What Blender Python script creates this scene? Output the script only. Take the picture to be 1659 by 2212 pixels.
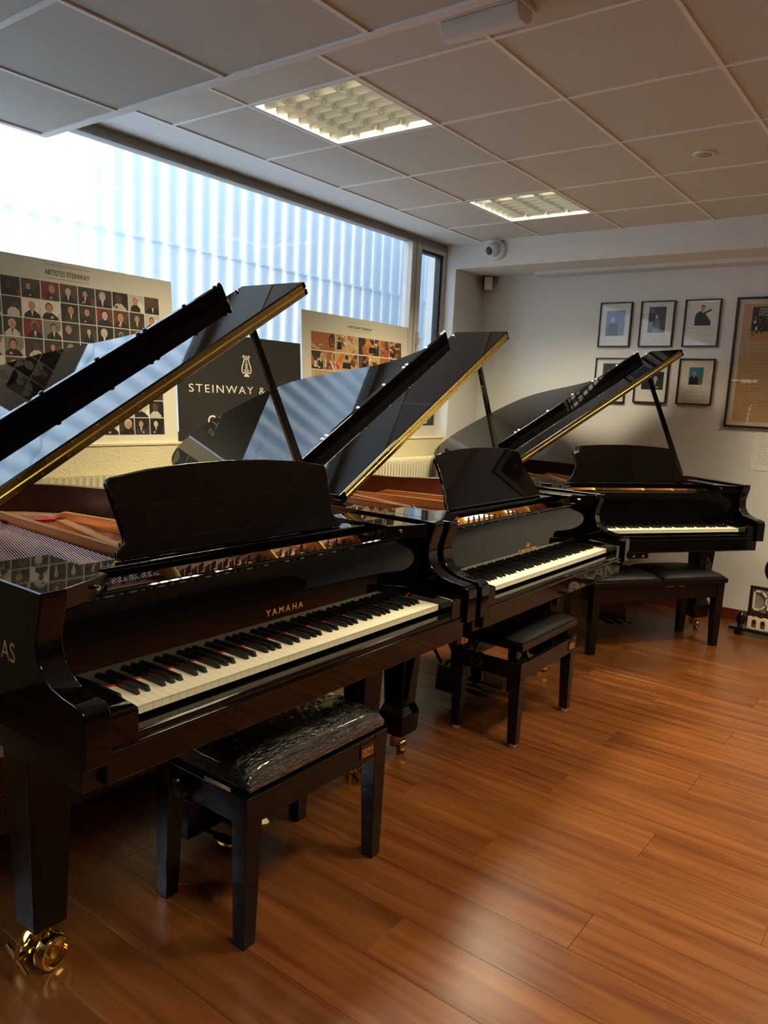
import bpy, bmesh, math, random
from mathutils import Vector, Matrix

for _o in list(bpy.data.objects):
    bpy.data.objects.remove(_o, do_unlink=True)
S = bpy.context.scene
COL = S.collection
H = 2.66            # main ceiling height
R = math.radians

# ------------------------------------------------------------------ camera
cam = bpy.data.cameras.new('camera')
cam.sensor_fit = 'HORIZONTAL'; cam.sensor_width = 36.0
cam.lens = 36.0 * 1658.53 / 1659.0
cam.clip_start = 0.02; cam.clip_end = 100
camo = bpy.data.objects.new('camera', cam); COL.objects.link(camo)
right = Vector((0.603576, -0.795875, 0.047732)); down = Vector((-0.089056, -0.126789, -0.987924)); fwd = Vector((0.792316, 0.592037, -0.147404))
mw = Matrix.Identity(4)
for i in range(3):
    mw[i][0] = right[i]; mw[i][1] = -down[i]; mw[i][2] = -fwd[i]
mw.translation = (-2.4275, -2.6561, 1.4427)
camo.matrix_world = mw
S.camera = camo

# ------------------------------------------------------------------ light and exposure
S.view_settings.view_transform = 'Standard'
S.view_settings.look = 'None'
S.view_settings.exposure = 0.4
S.view_settings.gamma = 1.0
S.view_settings.use_curve_mapping = False
S.cycles.use_denoising = True
S.cycles.use_adaptive_sampling = True; S.cycles.adaptive_threshold = 0.08; S.cycles.adaptive_min_samples = 16
S.cycles.max_bounces = 6; S.cycles.diffuse_bounces = 3; S.cycles.glossy_bounces = 4; S.cycles.transmission_bounces = 5; S.cycles.transparent_max_bounces = 10
S.cycles.sample_clamp_indirect = 6.0
W = bpy.data.worlds.new('sky'); S.world = W; W.use_nodes = True
_bg = W.node_tree.nodes['Background']
_nt = W.node_tree
_tc = _nt.nodes.new('ShaderNodeTexCoord'); _sx = _nt.nodes.new('ShaderNodeSeparateXYZ'); _rp = _nt.nodes.new('ShaderNodeValToRGB')
_nt.links.new(_tc.outputs['Generated'], _sx.inputs[0]); _nt.links.new(_sx.outputs['Z'], _rp.inputs['Fac'])
_rp.color_ramp.elements[0].position = 0.0; _rp.color_ramp.elements[0].color = (0.150, 0.230, 0.335, 1)
_rp.color_ramp.elements[1].position = 1.0; _rp.color_ramp.elements[1].color = (0.60, 0.80, 1.0, 1)
_nt.links.new(_rp.outputs['Color'], _bg.inputs['Color']); _bg.inputs['Strength'].default_value = 4.2
sun = bpy.data.lights.new('sun', 'SUN'); sun.energy = 4.5; sun.angle = R(30); sun.color = (1.0, 0.96, 0.9)
suno = bpy.data.objects.new('sun', sun); COL.objects.link(suno)
suno.rotation_euler = Vector((0.62, -0.54, -0.56)).to_track_quat('-Z', 'Y').to_euler()
LAMP_POWER = 52.0
LAMP_COLOR = (1.0, 0.85, 0.57)

# ------------------------------------------------------------------ materials
def lin(c):
    c = c / 255.0
    return c / 12.92 if c <= 0.04045 else ((c + 0.055) / 1.055) ** 2.4
def rgb(r, g, b): return (lin(r), lin(g), lin(b), 1.0)

MATS = {}
def mat(name, col, rough=0.5, metal=0.0, noise=None, bump=None, spec=0.5, coat=0.0):
    """noise=(scale, amount) varies the colour, bump=(scale, strength) the relief."""
    m = bpy.data.materials.new(name); m.use_nodes = True
    nt = m.node_tree; b = nt.nodes['Principled BSDF']
    b.inputs['Base Color'].default_value = col
    b.inputs['Roughness'].default_value = rough
    b.inputs['Metallic'].default_value = metal
    b.inputs['Specular IOR Level'].default_value = spec
    b.inputs['Coat Weight'].default_value = coat
    b.inputs['Coat Roughness'].default_value = 0.03
    if noise or bump:
        tc = nt.nodes.new('ShaderNodeTexCoord')
    if noise:
        n = nt.nodes.new('ShaderNodeTexNoise'); n.inputs['Scale'].default_value = noise[0]; n.inputs['Detail'].default_value = 4
        nt.links.new(tc.outputs['Object'], n.inputs['Vector'])
        mx = nt.nodes.new('ShaderNodeMix'); mx.data_type = 'RGBA'
        a = noise[1]
        mx.inputs['A'].default_value = tuple(max(0, c * (1 - a)) for c in col[:3]) + (1,)
        mx.inputs['B'].default_value = tuple(min(1, c * (1 + a)) for c in col[:3]) + (1,)
        nt.links.new(n.outputs['Fac'], mx.inputs['Factor'])
        nt.links.new(mx.outputs['Result'], b.inputs['Base Color'])
    if bump:
        n2 = nt.nodes.new('ShaderNodeTexNoise'); n2.inputs['Scale'].default_value = bump[0]; n2.inputs['Detail'].default_value = 5
        nt.links.new(tc.outputs['Object'], n2.inputs['Vector'])
        bp = nt.nodes.new('ShaderNodeBump'); bp.inputs['Strength'].default_value = bump[1]; bp.inputs['Distance'].default_value = 0.01
        nt.links.new(n2.outputs['Fac'], bp.inputs['Height'])
        nt.links.new(bp.outputs['Normal'], b.inputs['Normal'])
    MATS[name] = m
    return m

M = MATS
mat('lacquer', (0.0014, 0.0013, 0.0013, 1), 0.03, noise=(3, 0.2), spec=0.48)
mat('lacquer_satin', (0.006, 0.005, 0.005, 1), 0.22, noise=(6, 0.3))
mat('black_wood', (0.004, 0.0034, 0.0032, 1), 0.2, noise=(20, 0.3), spec=0.4)
mat('leather', (0.008, 0.009, 0.009, 1), 0.42, bump=(220, 0.25))
mat('ivory', rgb(238, 230, 205), 0.28, noise=(8, 0.04))
mat('key_front', rgb(222, 212, 186), 0.4, noise=(8, 0.04))
mat('ebony', (0.006, 0.006, 0.006, 1), 0.32, noise=(30, 0.3))
mat('brass', (0.92, 0.66, 0.20, 1), 0.24, 1.0, noise=(30, 0.15))
mat('brass_polished', (0.86, 0.60, 0.16, 1), 0.1, 1.0, noise=(12, 0.08))
mat('chrome', (0.75, 0.74, 0.72, 1), 0.15, 1.0, noise=(12, 0.08))
mat('pin_block', (0.40, 0.16, 0.055, 1), 0.5, 0.3, noise=(9, 0.15))
mat('pin_steel', (0.16, 0.15, 0.145, 1), 0.55, 0.8, noise=(9, 0.2))
mat('bronze_plate', (0.74, 0.36, 0.13, 1), 0.38, 0.55, noise=(9, 0.12))
mat('plate_edge', (0.95, 0.62, 0.08, 1), 0.35, 0.1, noise=(9, 0.1))
mat('string', (0.84, 0.58, 0.50, 1), 0.38, 0.9, noise=(9, 0.1))
mat('red_felt', (0.50, 0.018, 0.02, 1), 0.9, noise=(60, 0.2))
mat('mahogany', (0.13, 0.022, 0.008, 1), 0.3, noise=(14, 0.35))
mat('mahogany_dark', (0.045, 0.010, 0.007, 1), 0.3, noise=(14, 0.35))
mat('soundboard_wood', (0.38, 0.20, 0.08, 1), 0.5, noise=(10, 0.2))
mat('gold_letter', (0.70, 0.42, 0.12, 1), 0.35, 0.7, noise=(20, 0.1))
mat('wall_paint', rgb(228, 227, 222), 0.75, noise=(2.5, 0.02), bump=(60, 0.04))
mat('wall_render', rgb(226, 214, 172), 0.8, noise=(6, 0.04), bump=(90, 0.35))
mat('dark_wall', rgb(84, 76, 68), 0.8, noise=(3, 0.1))
mat('plaster_white', rgb(228, 232, 232), 0.8, noise=(3, 0.03))
mat('ceiling_tile', rgb(208, 206, 199), 0.9, noise=(160, 0.07), bump=(240, 0.25))
mat('ceiling_rail', rgb(240, 239, 234), 0.5, noise=(10, 0.03))
mat('dark_gap', rgb(60, 56, 52), 0.9, noise=(10, 0.1))
mat('alu_paint', rgb(205, 200, 188), 0.4, noise=(6, 0.05))
mat('alu_grey', rgb(150, 142, 128), 0.45, noise=(6, 0.06))
mat('gasket', (0.01, 0.01, 0.012, 1), 0.5, noise=(20, 0.2))
mat('radiator_paint', rgb(232, 224, 196), 0.4, noise=(5, 0.03))
mat('white_plastic', rgb(225, 226, 224), 0.35, noise=(8, 0.03))
mat('yellow_plastic', rgb(188, 176, 140), 0.5, noise=(40, 0.15))
mat('black_plastic', (0.01, 0.01, 0.01, 1), 0.3, noise=(8, 0.2))
mat('louvre', (0.13, 0.13, 0.125, 1), 0.3, 0.9, noise=(16, 0.12))
mat('reflector', rgb(140, 138, 130), 0.4, noise=(16, 0.05))
mat('baseboard', (0.14, 0.018, 0.007, 1), 0.35, noise=(12, 0.3))
mat('poster_paper', rgb(222, 216, 192), 0.5, noise=(2, 0.02))
mat('poster_black', (0.028, 0.024, 0.021, 1), 0.42, noise=(3, 0.1))
mat('poster_edge', rgb(150, 146, 134), 0.6, noise=(3, 0.1))
mat('print_ink', rgb(92, 88, 78), 0.6, noise=(20, 0.1))
mat('print_cream', rgb(232, 224, 200), 0.5, noise=(20, 0.05))
mat('paper', rgb(238, 235, 226), 0.6, noise=(3, 0.03))
mat('passepartout', rgb(214, 206, 182), 0.6, noise=(3, 0.03))
mat('poster_tan', rgb(196, 158, 108), 0.6, noise=(2, 0.06))
mat('frame_black', (0.012, 0.011, 0.01, 1), 0.35, noise=(10, 0.2))
mat('pen_ink', (0.035, 0.030, 0.028, 1), 0.6, noise=(10, 0.2))
mat('cardboard', rgb(176, 124, 78), 0.85, noise=(12, 0.12))
mat('sign_cream', rgb(226, 220, 200), 0.5, noise=(8, 0.04))
mat('sign_grey', rgb(140, 136, 126), 0.5, noise=(8, 0.06))
mat('tag_orange', rgb(206, 120, 40), 0.5, noise=(8, 0.1))
mat('tag_black', (0.012, 0.010, 0.008, 1), 0.4, noise=(8, 0.1))
mat('outside_wall', rgb(120, 122, 126), 0.9, noise=(3, 0.1))
# printed photographs
for nm, c in dict(p_black=(22, 20, 18), p_dark=(52, 46, 40), p_brown=(92, 62, 44), p_grey=(128, 124, 116), p_light=(196, 188, 168), p_white=(226, 220, 202),
                  p_skin=(198, 140, 104), p_pale=(206, 188, 164), p_red=(132, 38, 30), p_tan=(200, 160, 100), p_wood=(170, 98, 50), p_orange=(206, 112, 44),
                  p_blue=(94, 130, 164), p_sky=(38, 138, 180), p_navy=(34, 44, 62), p_brightred=(198, 62, 38), p_gold=(190, 136, 60)).items():
    mat(nm, rgb(*c), 0.55, noise=(35, 0.16))

def glass_mat(name, tint=(0.97, 0.985, 1.0, 1), f0=0.04):
    m = bpy.data.materials.new(name); m.use_nodes = True; nt = m.node_tree; nt.nodes.clear()
    out = nt.nodes.new('ShaderNodeOutputMaterial'); mx = nt.nodes.new('ShaderNodeMixShader')
    tr = nt.nodes.new('ShaderNodeBsdfTransparent'); gl = nt.nodes.new('ShaderNodeBsdfGlossy'); lw = nt.nodes.new('ShaderNodeLayerWeight')
    lw.inputs['Blend'].default_value = 0.5
    pw = nt.nodes.new('ShaderNodeMath'); pw.operation = 'POWER'; pw.inputs[1].default_value = 5
    ma = nt.nodes.new('ShaderNodeMath'); ma.operation = 'MULTIPLY_ADD'; ma.inputs[1].default_value = 1 - f0; ma.inputs[2].default_value = f0
    tr.inputs['Color'].default_value = tint; gl.inputs['Roughness'].default_value = 0.02
    nt.links.new(lw.outputs['Facing'], pw.inputs[0]); nt.links.new(pw.outputs[0], ma.inputs[0])
    nt.links.new(ma.outputs[0], mx.inputs[0]); nt.links.new(tr.outputs[0], mx.inputs[1]); nt.links.new(gl.outputs[0], mx.inputs[2])
    nt.links.new(mx.outputs[0], out.inputs[0]); MATS[name] = m
glass_mat('glass'); glass_mat('picture_glass', (0.97, 0.97, 0.96, 1), 0.03)

def sheet_mat():
    m = bpy.data.materials.new('corrugated_translucent'); m.use_nodes = True; nt = m.node_tree; nt.nodes.clear()
    out = nt.nodes.new('ShaderNodeOutputMaterial'); mx = nt.nodes.new('ShaderNodeMixShader')
    tl = nt.nodes.new('ShaderNodeBsdfTranslucent'); rf = nt.nodes.new('ShaderNodeBsdfRefraction')
    n = nt.nodes.new('ShaderNodeTexNoise'); n.inputs['Scale'].default_value = 1.2
    cr = nt.nodes.new('ShaderNodeMix'); cr.data_type = 'RGBA'
    cr.inputs['A'].default_value = (0.86, 0.92, 0.97, 1); cr.inputs['B'].default_value = (0.92, 0.95, 0.98, 1)
    nt.links.new(n.outputs['Fac'], cr.inputs['Factor']); nt.links.new(cr.outputs['Result'], tl.inputs['Color'])
    rf.inputs['Color'].default_value = (0.9, 0.94, 0.98, 1); rf.inputs['Roughness'].default_value = 0.8; rf.inputs['IOR'].default_value = 1.1
    mx.inputs[0].default_value = 0.35
    nt.links.new(tl.outputs[0], mx.inputs[1]); nt.links.new(rf.outputs[0], mx.inputs[2]); nt.links.new(mx.outputs[0], out.inputs[0])
    MATS['sheet'] = m
sheet_mat()

def plank_mat():
    m = bpy.data.materials.new('laminate'); m.use_nodes = True; nt = m.node_tree; b = nt.nodes['Principled BSDF']
    tc = nt.nodes.new('ShaderNodeTexCoord'); oi = nt.nodes.new('ShaderNodeObjectInfo')
    add = nt.nodes.new('ShaderNodeVectorMath'); add.operation = 'ADD'
    cmb = nt.nodes.new('ShaderNodeCombineXYZ'); mul = nt.nodes.new('ShaderNodeMath'); mul.operation = 'MULTIPLY'; mul.inputs[1].default_value = 40
    nt.links.new(oi.outputs['Random'], mul.inputs[0]); nt.links.new(mul.outputs[0], cmb.inputs['X']); nt.links.new(mul.outputs[0], cmb.inputs['Y'])
    nt.links.new(tc.outputs['Object'], add.inputs[0]); nt.links.new(cmb.outputs[0], add.inputs[1])
    mp = nt.nodes.new('ShaderNodeMapping'); mp.inputs['Scale'].default_value = (16, 1.1, 1)
    nt.links.new(add.outputs[0], mp.inputs['Vector'])
    n1 = nt.nodes.new('ShaderNodeTexNoise'); n1.inputs['Scale'].default_value = 1.3; n1.inputs['Detail'].default_value = 6; n1.inputs['Distortion'].default_value = 0.6
    nt.links.new(mp.outputs[0], n1.inputs['Vector'])
    mp2 = nt.nodes.new('ShaderNodeMapping'); mp2.inputs['Scale'].default_value = (90, 3, 1)
    nt.links.new(add.outputs[0], mp2.inputs['Vector'])
    n2 = nt.nodes.new('ShaderNodeTexNoise'); n2.inputs['Scale'].default_value = 1.0; n2.inputs['Detail'].default_value = 3
    nt.links.new(mp2.outputs[0], n2.inputs['Vector'])
    r1 = nt.nodes.new('ShaderNodeValToRGB'); e = r1.color_ramp.elements
    e[0].position = 0.30; e[0].color = (0.088, 0.023, 0.0055, 1); e[1].position = 0.72; e[1].color = (0.185, 0.064, 0.0165, 1)
    nt.links.new(n1.outputs['Fac'], r1.inputs['Fac'])
    r2 = nt.nodes.new('ShaderNodeValToRGB'); e = r2.color_ramp.elements
    e[0].position = 0.25; e[0].color = (0.88, 0.84, 0.81, 1); e[1].position = 0.55; e[1].color = (1, 1, 1, 1)
    nt.links.new(n2.outputs['Fac'], r2.inputs['Fac'])
    mx = nt.nodes.new('ShaderNodeMix'); mx.data_type = 'RGBA'; mx.blend_type = 'MULTIPLY'; mx.inputs['Factor'].default_value = 1
    nt.links.new(r1.outputs['Color'], mx.inputs['A']); nt.links.new(r2.outputs['Color'], mx.inputs['B'])
    hs = nt.nodes.new('ShaderNodeHueSaturation')
    mr = nt.nodes.new('ShaderNodeMapRange'); mr.inputs['To Min'].default_value = 0.88; mr.inputs['To Max'].default_value = 1.12
    nt.links.new(oi.outputs['Random'], mr.inputs['Value']); nt.links.new(mr.outputs[0], hs.inputs['Value'])
    nt.links.new(mx.outputs['Result'], hs.inputs['Color']); nt.links.new(hs.outputs[0], b.inputs['Base Color'])
    b.inputs['Roughness'].default_value = 0.27; b.inputs['Specular IOR Level'].default_value = 0.5
    MATS['laminate'] = m
plank_mat()

def wrap_mat():
    m = mat('plastic_wrap', (0.012, 0.012, 0.011, 1), 0.07, spec=1.0, coat=1.0); nt = m.node_tree; b = nt.nodes['Principled BSDF']
    tc = nt.nodes.new('ShaderNodeTexCoord'); mp = nt.nodes.new('ShaderNodeMapping'); mp.inputs['Scale'].default_value = (13, 34, 70)
    mp.inputs['Rotation'].default_value = (0, 0.35, 0.5)
    nt.links.new(tc.outputs['Object'], mp.inputs['Vector'])
    n = nt.nodes.new('ShaderNodeTexNoise'); n.inputs['Scale'].default_value = 1.6; n.inputs['Detail'].default_value = 6; n.inputs['Distortion'].default_value = 1.5
    nt.links.new(mp.outputs[0], n.inputs['Vector'])
    bp = nt.nodes.new('ShaderNodeBump'); bp.inputs['Strength'].default_value = 0.9; bp.inputs['Distance'].default_value = 0.012
    nt.links.new(n.outputs['Fac'], bp.inputs['Height']); nt.links.new(bp.outputs[0], b.inputs['Normal'])
wrap_mat()

# ------------------------------------------------------------------ mesh helpers
class MB:
    def __init__(self): self.v = []; self.f = []; self.m = []
    def add(self, vs, fs, mi=0):
        o = len(self.v); self.v += [tuple(p) for p in vs]
        for q in fs: self.f.append(tuple(o + i for i in q)); self.m.append(mi)
        return self
    def box(self, x0, x1, y0, y1, z0, z1, mi=0):
        return self.add([(x0, y0, z0), (x1, y0, z0), (x1, y1, z0), (x0, y1, z0), (x0, y0, z1), (x1, y0, z1), (x1, y1, z1), (x0, y1, z1)],
                        [(0, 3, 2, 1), (4, 5, 6, 7), (0, 1, 5, 4), (1, 2, 6, 5), (2, 3, 7, 6), (3, 0, 4, 7)], mi)
    def frustum(self, cx, cy, z0, z1, a0, b0, a1, b1, mi=0, dx=0, dy=0):
        """box tapering from half sizes a0,b0 at z0 to a1,b1 at z1"""
        return self.add([(cx - a0, cy - b0, z0), (cx + a0, cy - b0, z0), (cx + a0, cy + b0, z0), (cx - a0, cy + b0, z0),
                         (cx + dx - a1, cy + dy - b1, z1), (cx + dx + a1, cy + dy - b1, z1), (cx + dx + a1, cy + dy + b1, z1), (cx + dx - a1, cy + dy + b1, z1)],
                        [(0, 3, 2, 1), (4, 5, 6, 7), (0, 1, 5, 4), (1, 2, 6, 5), (2, 3, 7, 6), (3, 0, 4, 7)], mi)
    def prism(self, pts, ax, a, b, mi=0):
        def P(p, t):
            return (t, p[0], p[1]) if ax == 'x' else (p[0], t, p[1]) if ax == 'y' else (p[0], p[1], t)
        n = len(pts)
        vs = [P(p, a) for p in pts] + [P(p, b) for p in pts]
        fs = [tuple(range(n))[::-1], tuple(range(n, 2 * n))] + [(i, (i + 1) % n, n + (i + 1) % n, n + i) for i in range(n)]
        return self.add(vs, fs, mi)
    def tube(self, path, r, n=8, mi=0):
        P = [Vector(p) for p in path]; rings = []
        for i, p in enumerate(P):
            d = (P[min(i + 1, len(P) - 1)] - P[max(i - 1, 0)]).normalized()
            u = d.cross(Vector((0, 0, 1)) if abs(d.z) < 0.9 else Vector((1, 0, 0))).normalized(); w = d.cross(u)
            rr = r[i] if isinstance(r, (list, tuple)) else r
            rings.append([p + (u * math.cos(2 * math.pi * k / n) + w * math.sin(2 * math.pi * k / n)) * rr for k in range(n)])
        vs = [q for g in rings for q in g]; fs = []
        for i in range(len(P) - 1):
            for k in range(n): fs.append((i * n + k, i * n + (k + 1) % n, (i + 1) * n + (k + 1) % n, (i + 1) * n + k))
        fs.append(tuple(range(n))[::-1]); fs.append(tuple(range((len(P) - 1) * n, len(P) * n)))
        return self.add(vs, fs, mi)
    def lathe(self, prof, c, axis=(0, 0, 1), n=20, mi=0):
        """prof: list of (radius, height) along axis from c"""
        c = Vector(c); a = Vector(axis).normalized()
        u = a.cross(Vector((0, 0, 1)) if abs(a.z) < 0.9 else Vector((1, 0, 0))).normalized(); w = a.cross(u)
        return self._rings([[c + a * h + (u * math.cos(2 * math.pi * k / n) + w * math.sin(2 * math.pi * k / n)) * max(r, 1e-5) for k in range(n)] for r, h in prof], n, mi)
    def _rings(self, rings, n, mi):
        vs = [q for g in rings for q in g]; fs = []
        for i in range(len(rings) - 1):
            for k in range(n): fs.append((i * n + k, i * n + (k + 1) % n, (i + 1) * n + (k + 1) % n, (i + 1) * n + k))
        fs.append(tuple(range(n))[::-1]); fs.append(tuple(range((len(rings) - 1) * n, len(rings) * n)))
        return self.add(vs, fs, mi)
    def mesh(self, name, mats, smooth=False):
        me = bpy.data.meshes.new(name); me.from_pydata(self.v, [], self.f)
        for k in (mats if isinstance(mats, (list, tuple)) else [mats]): me.materials.append(MATS[k])
        me.polygons.foreach_set('material_index', self.m)
        bm = bmesh.new(); bm.from_mesh(me); bmesh.ops.recalc_face_normals(bm, faces=bm.faces); bm.to_mesh(me); bm.free()
        if smooth:
            me.polygons.foreach_set('use_smooth', [True] * len(me.polygons)); me.set_sharp_from_angle(angle=R(38))
        me.update(); return me
    def build(self, name, mats, parent=None, bevel=0.0, smooth=False, loc=None, rot=None, seg=2):
        o = bpy.data.objects.new(name, self.mesh(name, mats, smooth or bevel > 0)); COL.objects.link(o)
        if parent: o.parent = parent
        if loc: o.location = loc
        if rot: o.rotation_euler = rot
        if bevel:
            bv = o.modifiers.new('bevel', 'BEVEL'); bv.width = bevel; bv.segments = seg; bv.limit_method = 'ANGLE'; bv.angle_limit = R(40); bv.harden_normals = True
        return o

def inst(name, me, parent, loc=(0, 0, 0), rot=None, scale=None):
    o = bpy.data.objects.new(name, me); COL.objects.link(o); o.parent = parent; o.location = loc
    if rot: o.rotation_euler = rot
    if scale: o.scale = scale
    return o
def thing(name, label, cat, loc=(0, 0, 0), rz=0.0, group=None):
    o = bpy.data.objects.new(name, None); COL.objects.link(o); o.empty_display_size = 0.1
    o.location = loc; o.rotation_euler = (0, 0, rz); tag(o, label, cat, group); return o
def tag(o, label, cat, group=None):
    o['label'] = label; o['category'] = cat
    if group: o['group'] = group
    return o
def struct(o, label=None, cat=None):
    o['kind'] = 'structure'
    if label: o['label'] = label
    if cat: o['category'] = cat
    return o
def text_mesh(s, mats, size, width=None, depth=0.0006, spacing=1.0, bold=0.0, shear=0.0):
    cu = bpy.data.curves.new('lettering', 'FONT'); cu.body = s; cu.size = size; cu.space_character = spacing
    cu.extrude = depth; cu.offset = bold; cu.align_x = 'CENTER'; cu.align_y = 'BOTTOM_BASELINE'; cu.shear = shear; cu.resolution_u = 4
    o = bpy.data.objects.new('lettering', cu); COL.objects.link(o)
    dg = bpy.context.evaluated_depsgraph_get(); dg.update()
    me = bpy.data.meshes.new_from_object(o.evaluated_get(dg)); bpy.data.objects.remove(o, do_unlink=True); bpy.data.curves.remove(cu)
    xs = [v.co.x for v in me.vertices]
    if width and xs:
        k = width / (max(xs) - min(xs)); c = (max(xs) + min(xs)) / 2
        for v in me.vertices: v.co.x = (v.co.x - c) * k
    me.materials.clear(); me.materials.append(MATS[mats]); me.name = 'lettering'
    return me
# lettering lies in its own XY plane (x along the line, y up); these turn it to face a direction
FACE_MY = (R(90), 0, 0)            # reads from -Y
FACE_MX = (R(90), 0, R(-90))       # reads from -X

def spline(P, n=6, closed=False):
    out = []; N = len(P)
    for i in range(N if closed else N - 1):
        p0, p1, p2, p3 = (P[(i - 1) % N] if closed or i else P[0]), P[i], P[(i + 1) % N], (P[(i + 2) % N] if closed or i + 2 < N else P[-1])
        for k in range(n):
            t = k / n
            out.append(tuple(0.5 * (2 * b + (c - a) * t + (2 * a - 5 * b + 4 * c - d) * t * t + (3 * b - a - 3 * c + d) * t ** 3) for a, b, c, d in zip(p0, p1, p2, p3)))
    if not closed: out.append(tuple(P[-1]))
    return out
def offset(P, d):
    """offset an open 2-D polyline to its left by d"""
    out = []
    for i in range(len(P)):
        a = Vector(P[max(i - 1, 0)]); b = Vector(P[min(i + 1, len(P) - 1)]); t = (b - a).normalized()
        out.append((P[i][0] - t.y * d, P[i][1] + t.x * d))
    return out

# ================================================================== the setting
XF, XB, YW, YG, XL, YB = 3.354, 2.90, 0.76, 0.86, -5.2, -5.2   # far wall, beam face, wall under window, glass, left wall, back wall
# --- floor of laminate planks running towards the window
fl = struct(MB().box(XL, XF + .1, YB, 1.0, -0.12, -0.006).build('floor', 'dark_gap'), 'orange brown laminate plank floor', 'floor')
PW, PL = 0.185, 1.22
plank_meshes = {}
def plank(x0, x1, y0, y1):
    key = (round(x1 - x0, 4), round(y1 - y0, 4))
    if key not in plank_meshes:
        w, l = key[0] - 0.0011, key[1] - 0.0013
        b = MB(); e = 0.0003
        b.add([(-w / 2, -l / 2, -.006), (w / 2, -l / 2, -.006), (w / 2, l / 2, -.006), (-w / 2, l / 2, -.006),
               (-w / 2, -l / 2, -e * .6), (w / 2, -l / 2, -e * .6), (w / 2, l / 2, -e * .6), (-w / 2, l / 2, -e * .6),
               (-w / 2 + e, -l / 2 + e, 0), (w / 2 - e, -l / 2 + e, 0), (w / 2 - e, l / 2 - e, 0), (-w / 2 + e, l / 2 - e, 0)],
              [(0, 1, 5, 4), (1, 2, 6, 5), (2, 3, 7, 6), (3, 0, 4, 7), (4, 5, 9, 8), (5, 6, 10, 9), (6, 7, 11, 10), (7, 4, 8, 11), (8, 9, 10, 11)])
        plank_meshes[key] = b.mesh('floor_plank', 'laminate')
    inst('floor_plank', plank_meshes[key], fl, ((x0 + x1) / 2, (y0 + y1) / 2, 0))
k0 = math.floor((XL + .598) / PW)
k = k0
while -.598 + k * PW < XF - 0.01:
    x0 = max(XL, -.598 + k * PW); x1 = min(XF - .004, -.598 + (k + 1) * PW)
    j = -1.974 + (k % 3) * PL / 3 - 4 * PL
    while j < YW:
        a, b2 = max(j, YB), min(j + PL, YW - .004)
        if b2 - a > 0.02: plank(x0, x1, a, b2)
        j += PL
    k += 1

# --- walls
wr = struct(MB().box(XF, XF + .15, YB, 1.0, 0, H + .3).build('wall_far', 'wall_paint'), 'white painted far wall with hanging frames', 'wall')
MB().box(XB, XF, YB, 1.0, 2.472, H + .3).build('beam', 'wall_paint', wr)
MB().box(XB, XF, 0.73, 1.0, 0, 2.472).build('pilaster', 'wall_paint', wr)
MB().box(3.20, XF, YB, 0.20, 2.445, 2.472).build('ledge', 'wall_paint', wr)
MB().box(XF - .014, XF, YB, .73, 0, .075).build('baseboard_far', 'baseboard', None, bevel=.004)
struct(bpy.data.objects['baseboard_far'], 'dark red wooden baseboard along the far wall', 'baseboard')
ww = struct(MB().box(XL, XB, YW, 1.0, 0, 1.135).build('wall_window', 'wall_render'), 'cream textured wall under the long window', 'wall')
MB().box(XL, XB, YW - .004, 1.0, 1.135, 1.15).build('sill', 'wall_render', ww, bevel=.003)
struct(MB().box(XL - .15, XL, YB, 1.0, 0, H + .3).build('wall_left', 'dark_wall'), 'plain wall behind the viewer on the left', 'wall')
struct(MB().box(XL - .15, XF + .15, YB - .15, YB, 0, H + .3).build('wall_back', 'dark_wall'), 'plain wall behind the viewer', 'wall')

# --- main ceiling: slab, plaster strip, T-rails and tiles
ce = struct(MB().box(XL, XF, YB, 1.05, H + .16, H + .3).build('ceiling', 'plaster_white'), 'suspended ceiling of square mineral tiles in white rails', 'ceiling')
MB().box(XL, XB, 0.515, 0.93, H, H + .03).build('plaster_strip', 'plaster_white', ce)
GX = [-1.0, -0.6, 0, .6, 1.2, 1.8, 2.4, XB]
GY = [0.515, 0, -.6, -1.2, -1.8, -2.4, -3.0, -3.6, -4.2, -4.8, YB]
LIGHTS = [(0, 0.6, -.6, 0), (1.8, 2.4, -.6, 0), (0, .6, -3.0, -2.4), (1.8, 2.4, -3.0, -2.4)]
tile_meshes = {}
def tile(x0, x1, y0, y1, z, parent):
    key = (round(x1 - x0, 3), round(y1 - y0, 3))
    if key not in tile_meshes:
        w, l = key[0] / 2 - .0075, key[1] / 2 - .0075
        tile_meshes[key] = MB().box(-w, w, -l, l, .004, .020).mesh('ceiling_tile', 'ceiling_tile')
    o = inst('ceiling_tile', tile_meshes[key], parent, ((x0 + x1) / 2, (y0 + y1) / 2, z))
    random.seed(round(x0 * 97 + y0 * 31, 2)); o.rotation_euler = (random.uniform(-.002, .002), random.uniform(-.002, .002), 0)
for a, b2 in zip(GX[:-1], GX[1:]):
    for c, d in zip(GY[1:], GY[:-1]):
        if any(abs(a - L[0]) < .01 and abs(c - L[2]) < .01 for L in LIGHTS): continue
        tile(a, b2, c, d, H, ce)
for x in GX[2:-1]: MB().box(x - .0085, x + .0085, YB, .515, H - .001, H + .022).build('ceiling_rail', 'ceiling_rail', ce, bevel=.001)
for y in GY[1:-1]: MB().box(-.6, XB, y - .0085, y + .0085, H - .0014, H + .0216).build('ceiling_rail', 'ceiling_rail', ce, bevel=.001)
MB().box(XL, XB, .500, .520, H - .002, H + .02).build('edge_rail', 'ceiling_rail', ce)
MB().box(XB - .02, XB, YB, .50, H - .002, H + .02).build('edge_rail', 'ceiling_rail', ce)
MB().box(-1.0, XB, YB, .52, H + .024, H + .03).build('void_board', 'dark_gap', ce).location = (0, 0, .11)

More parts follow.
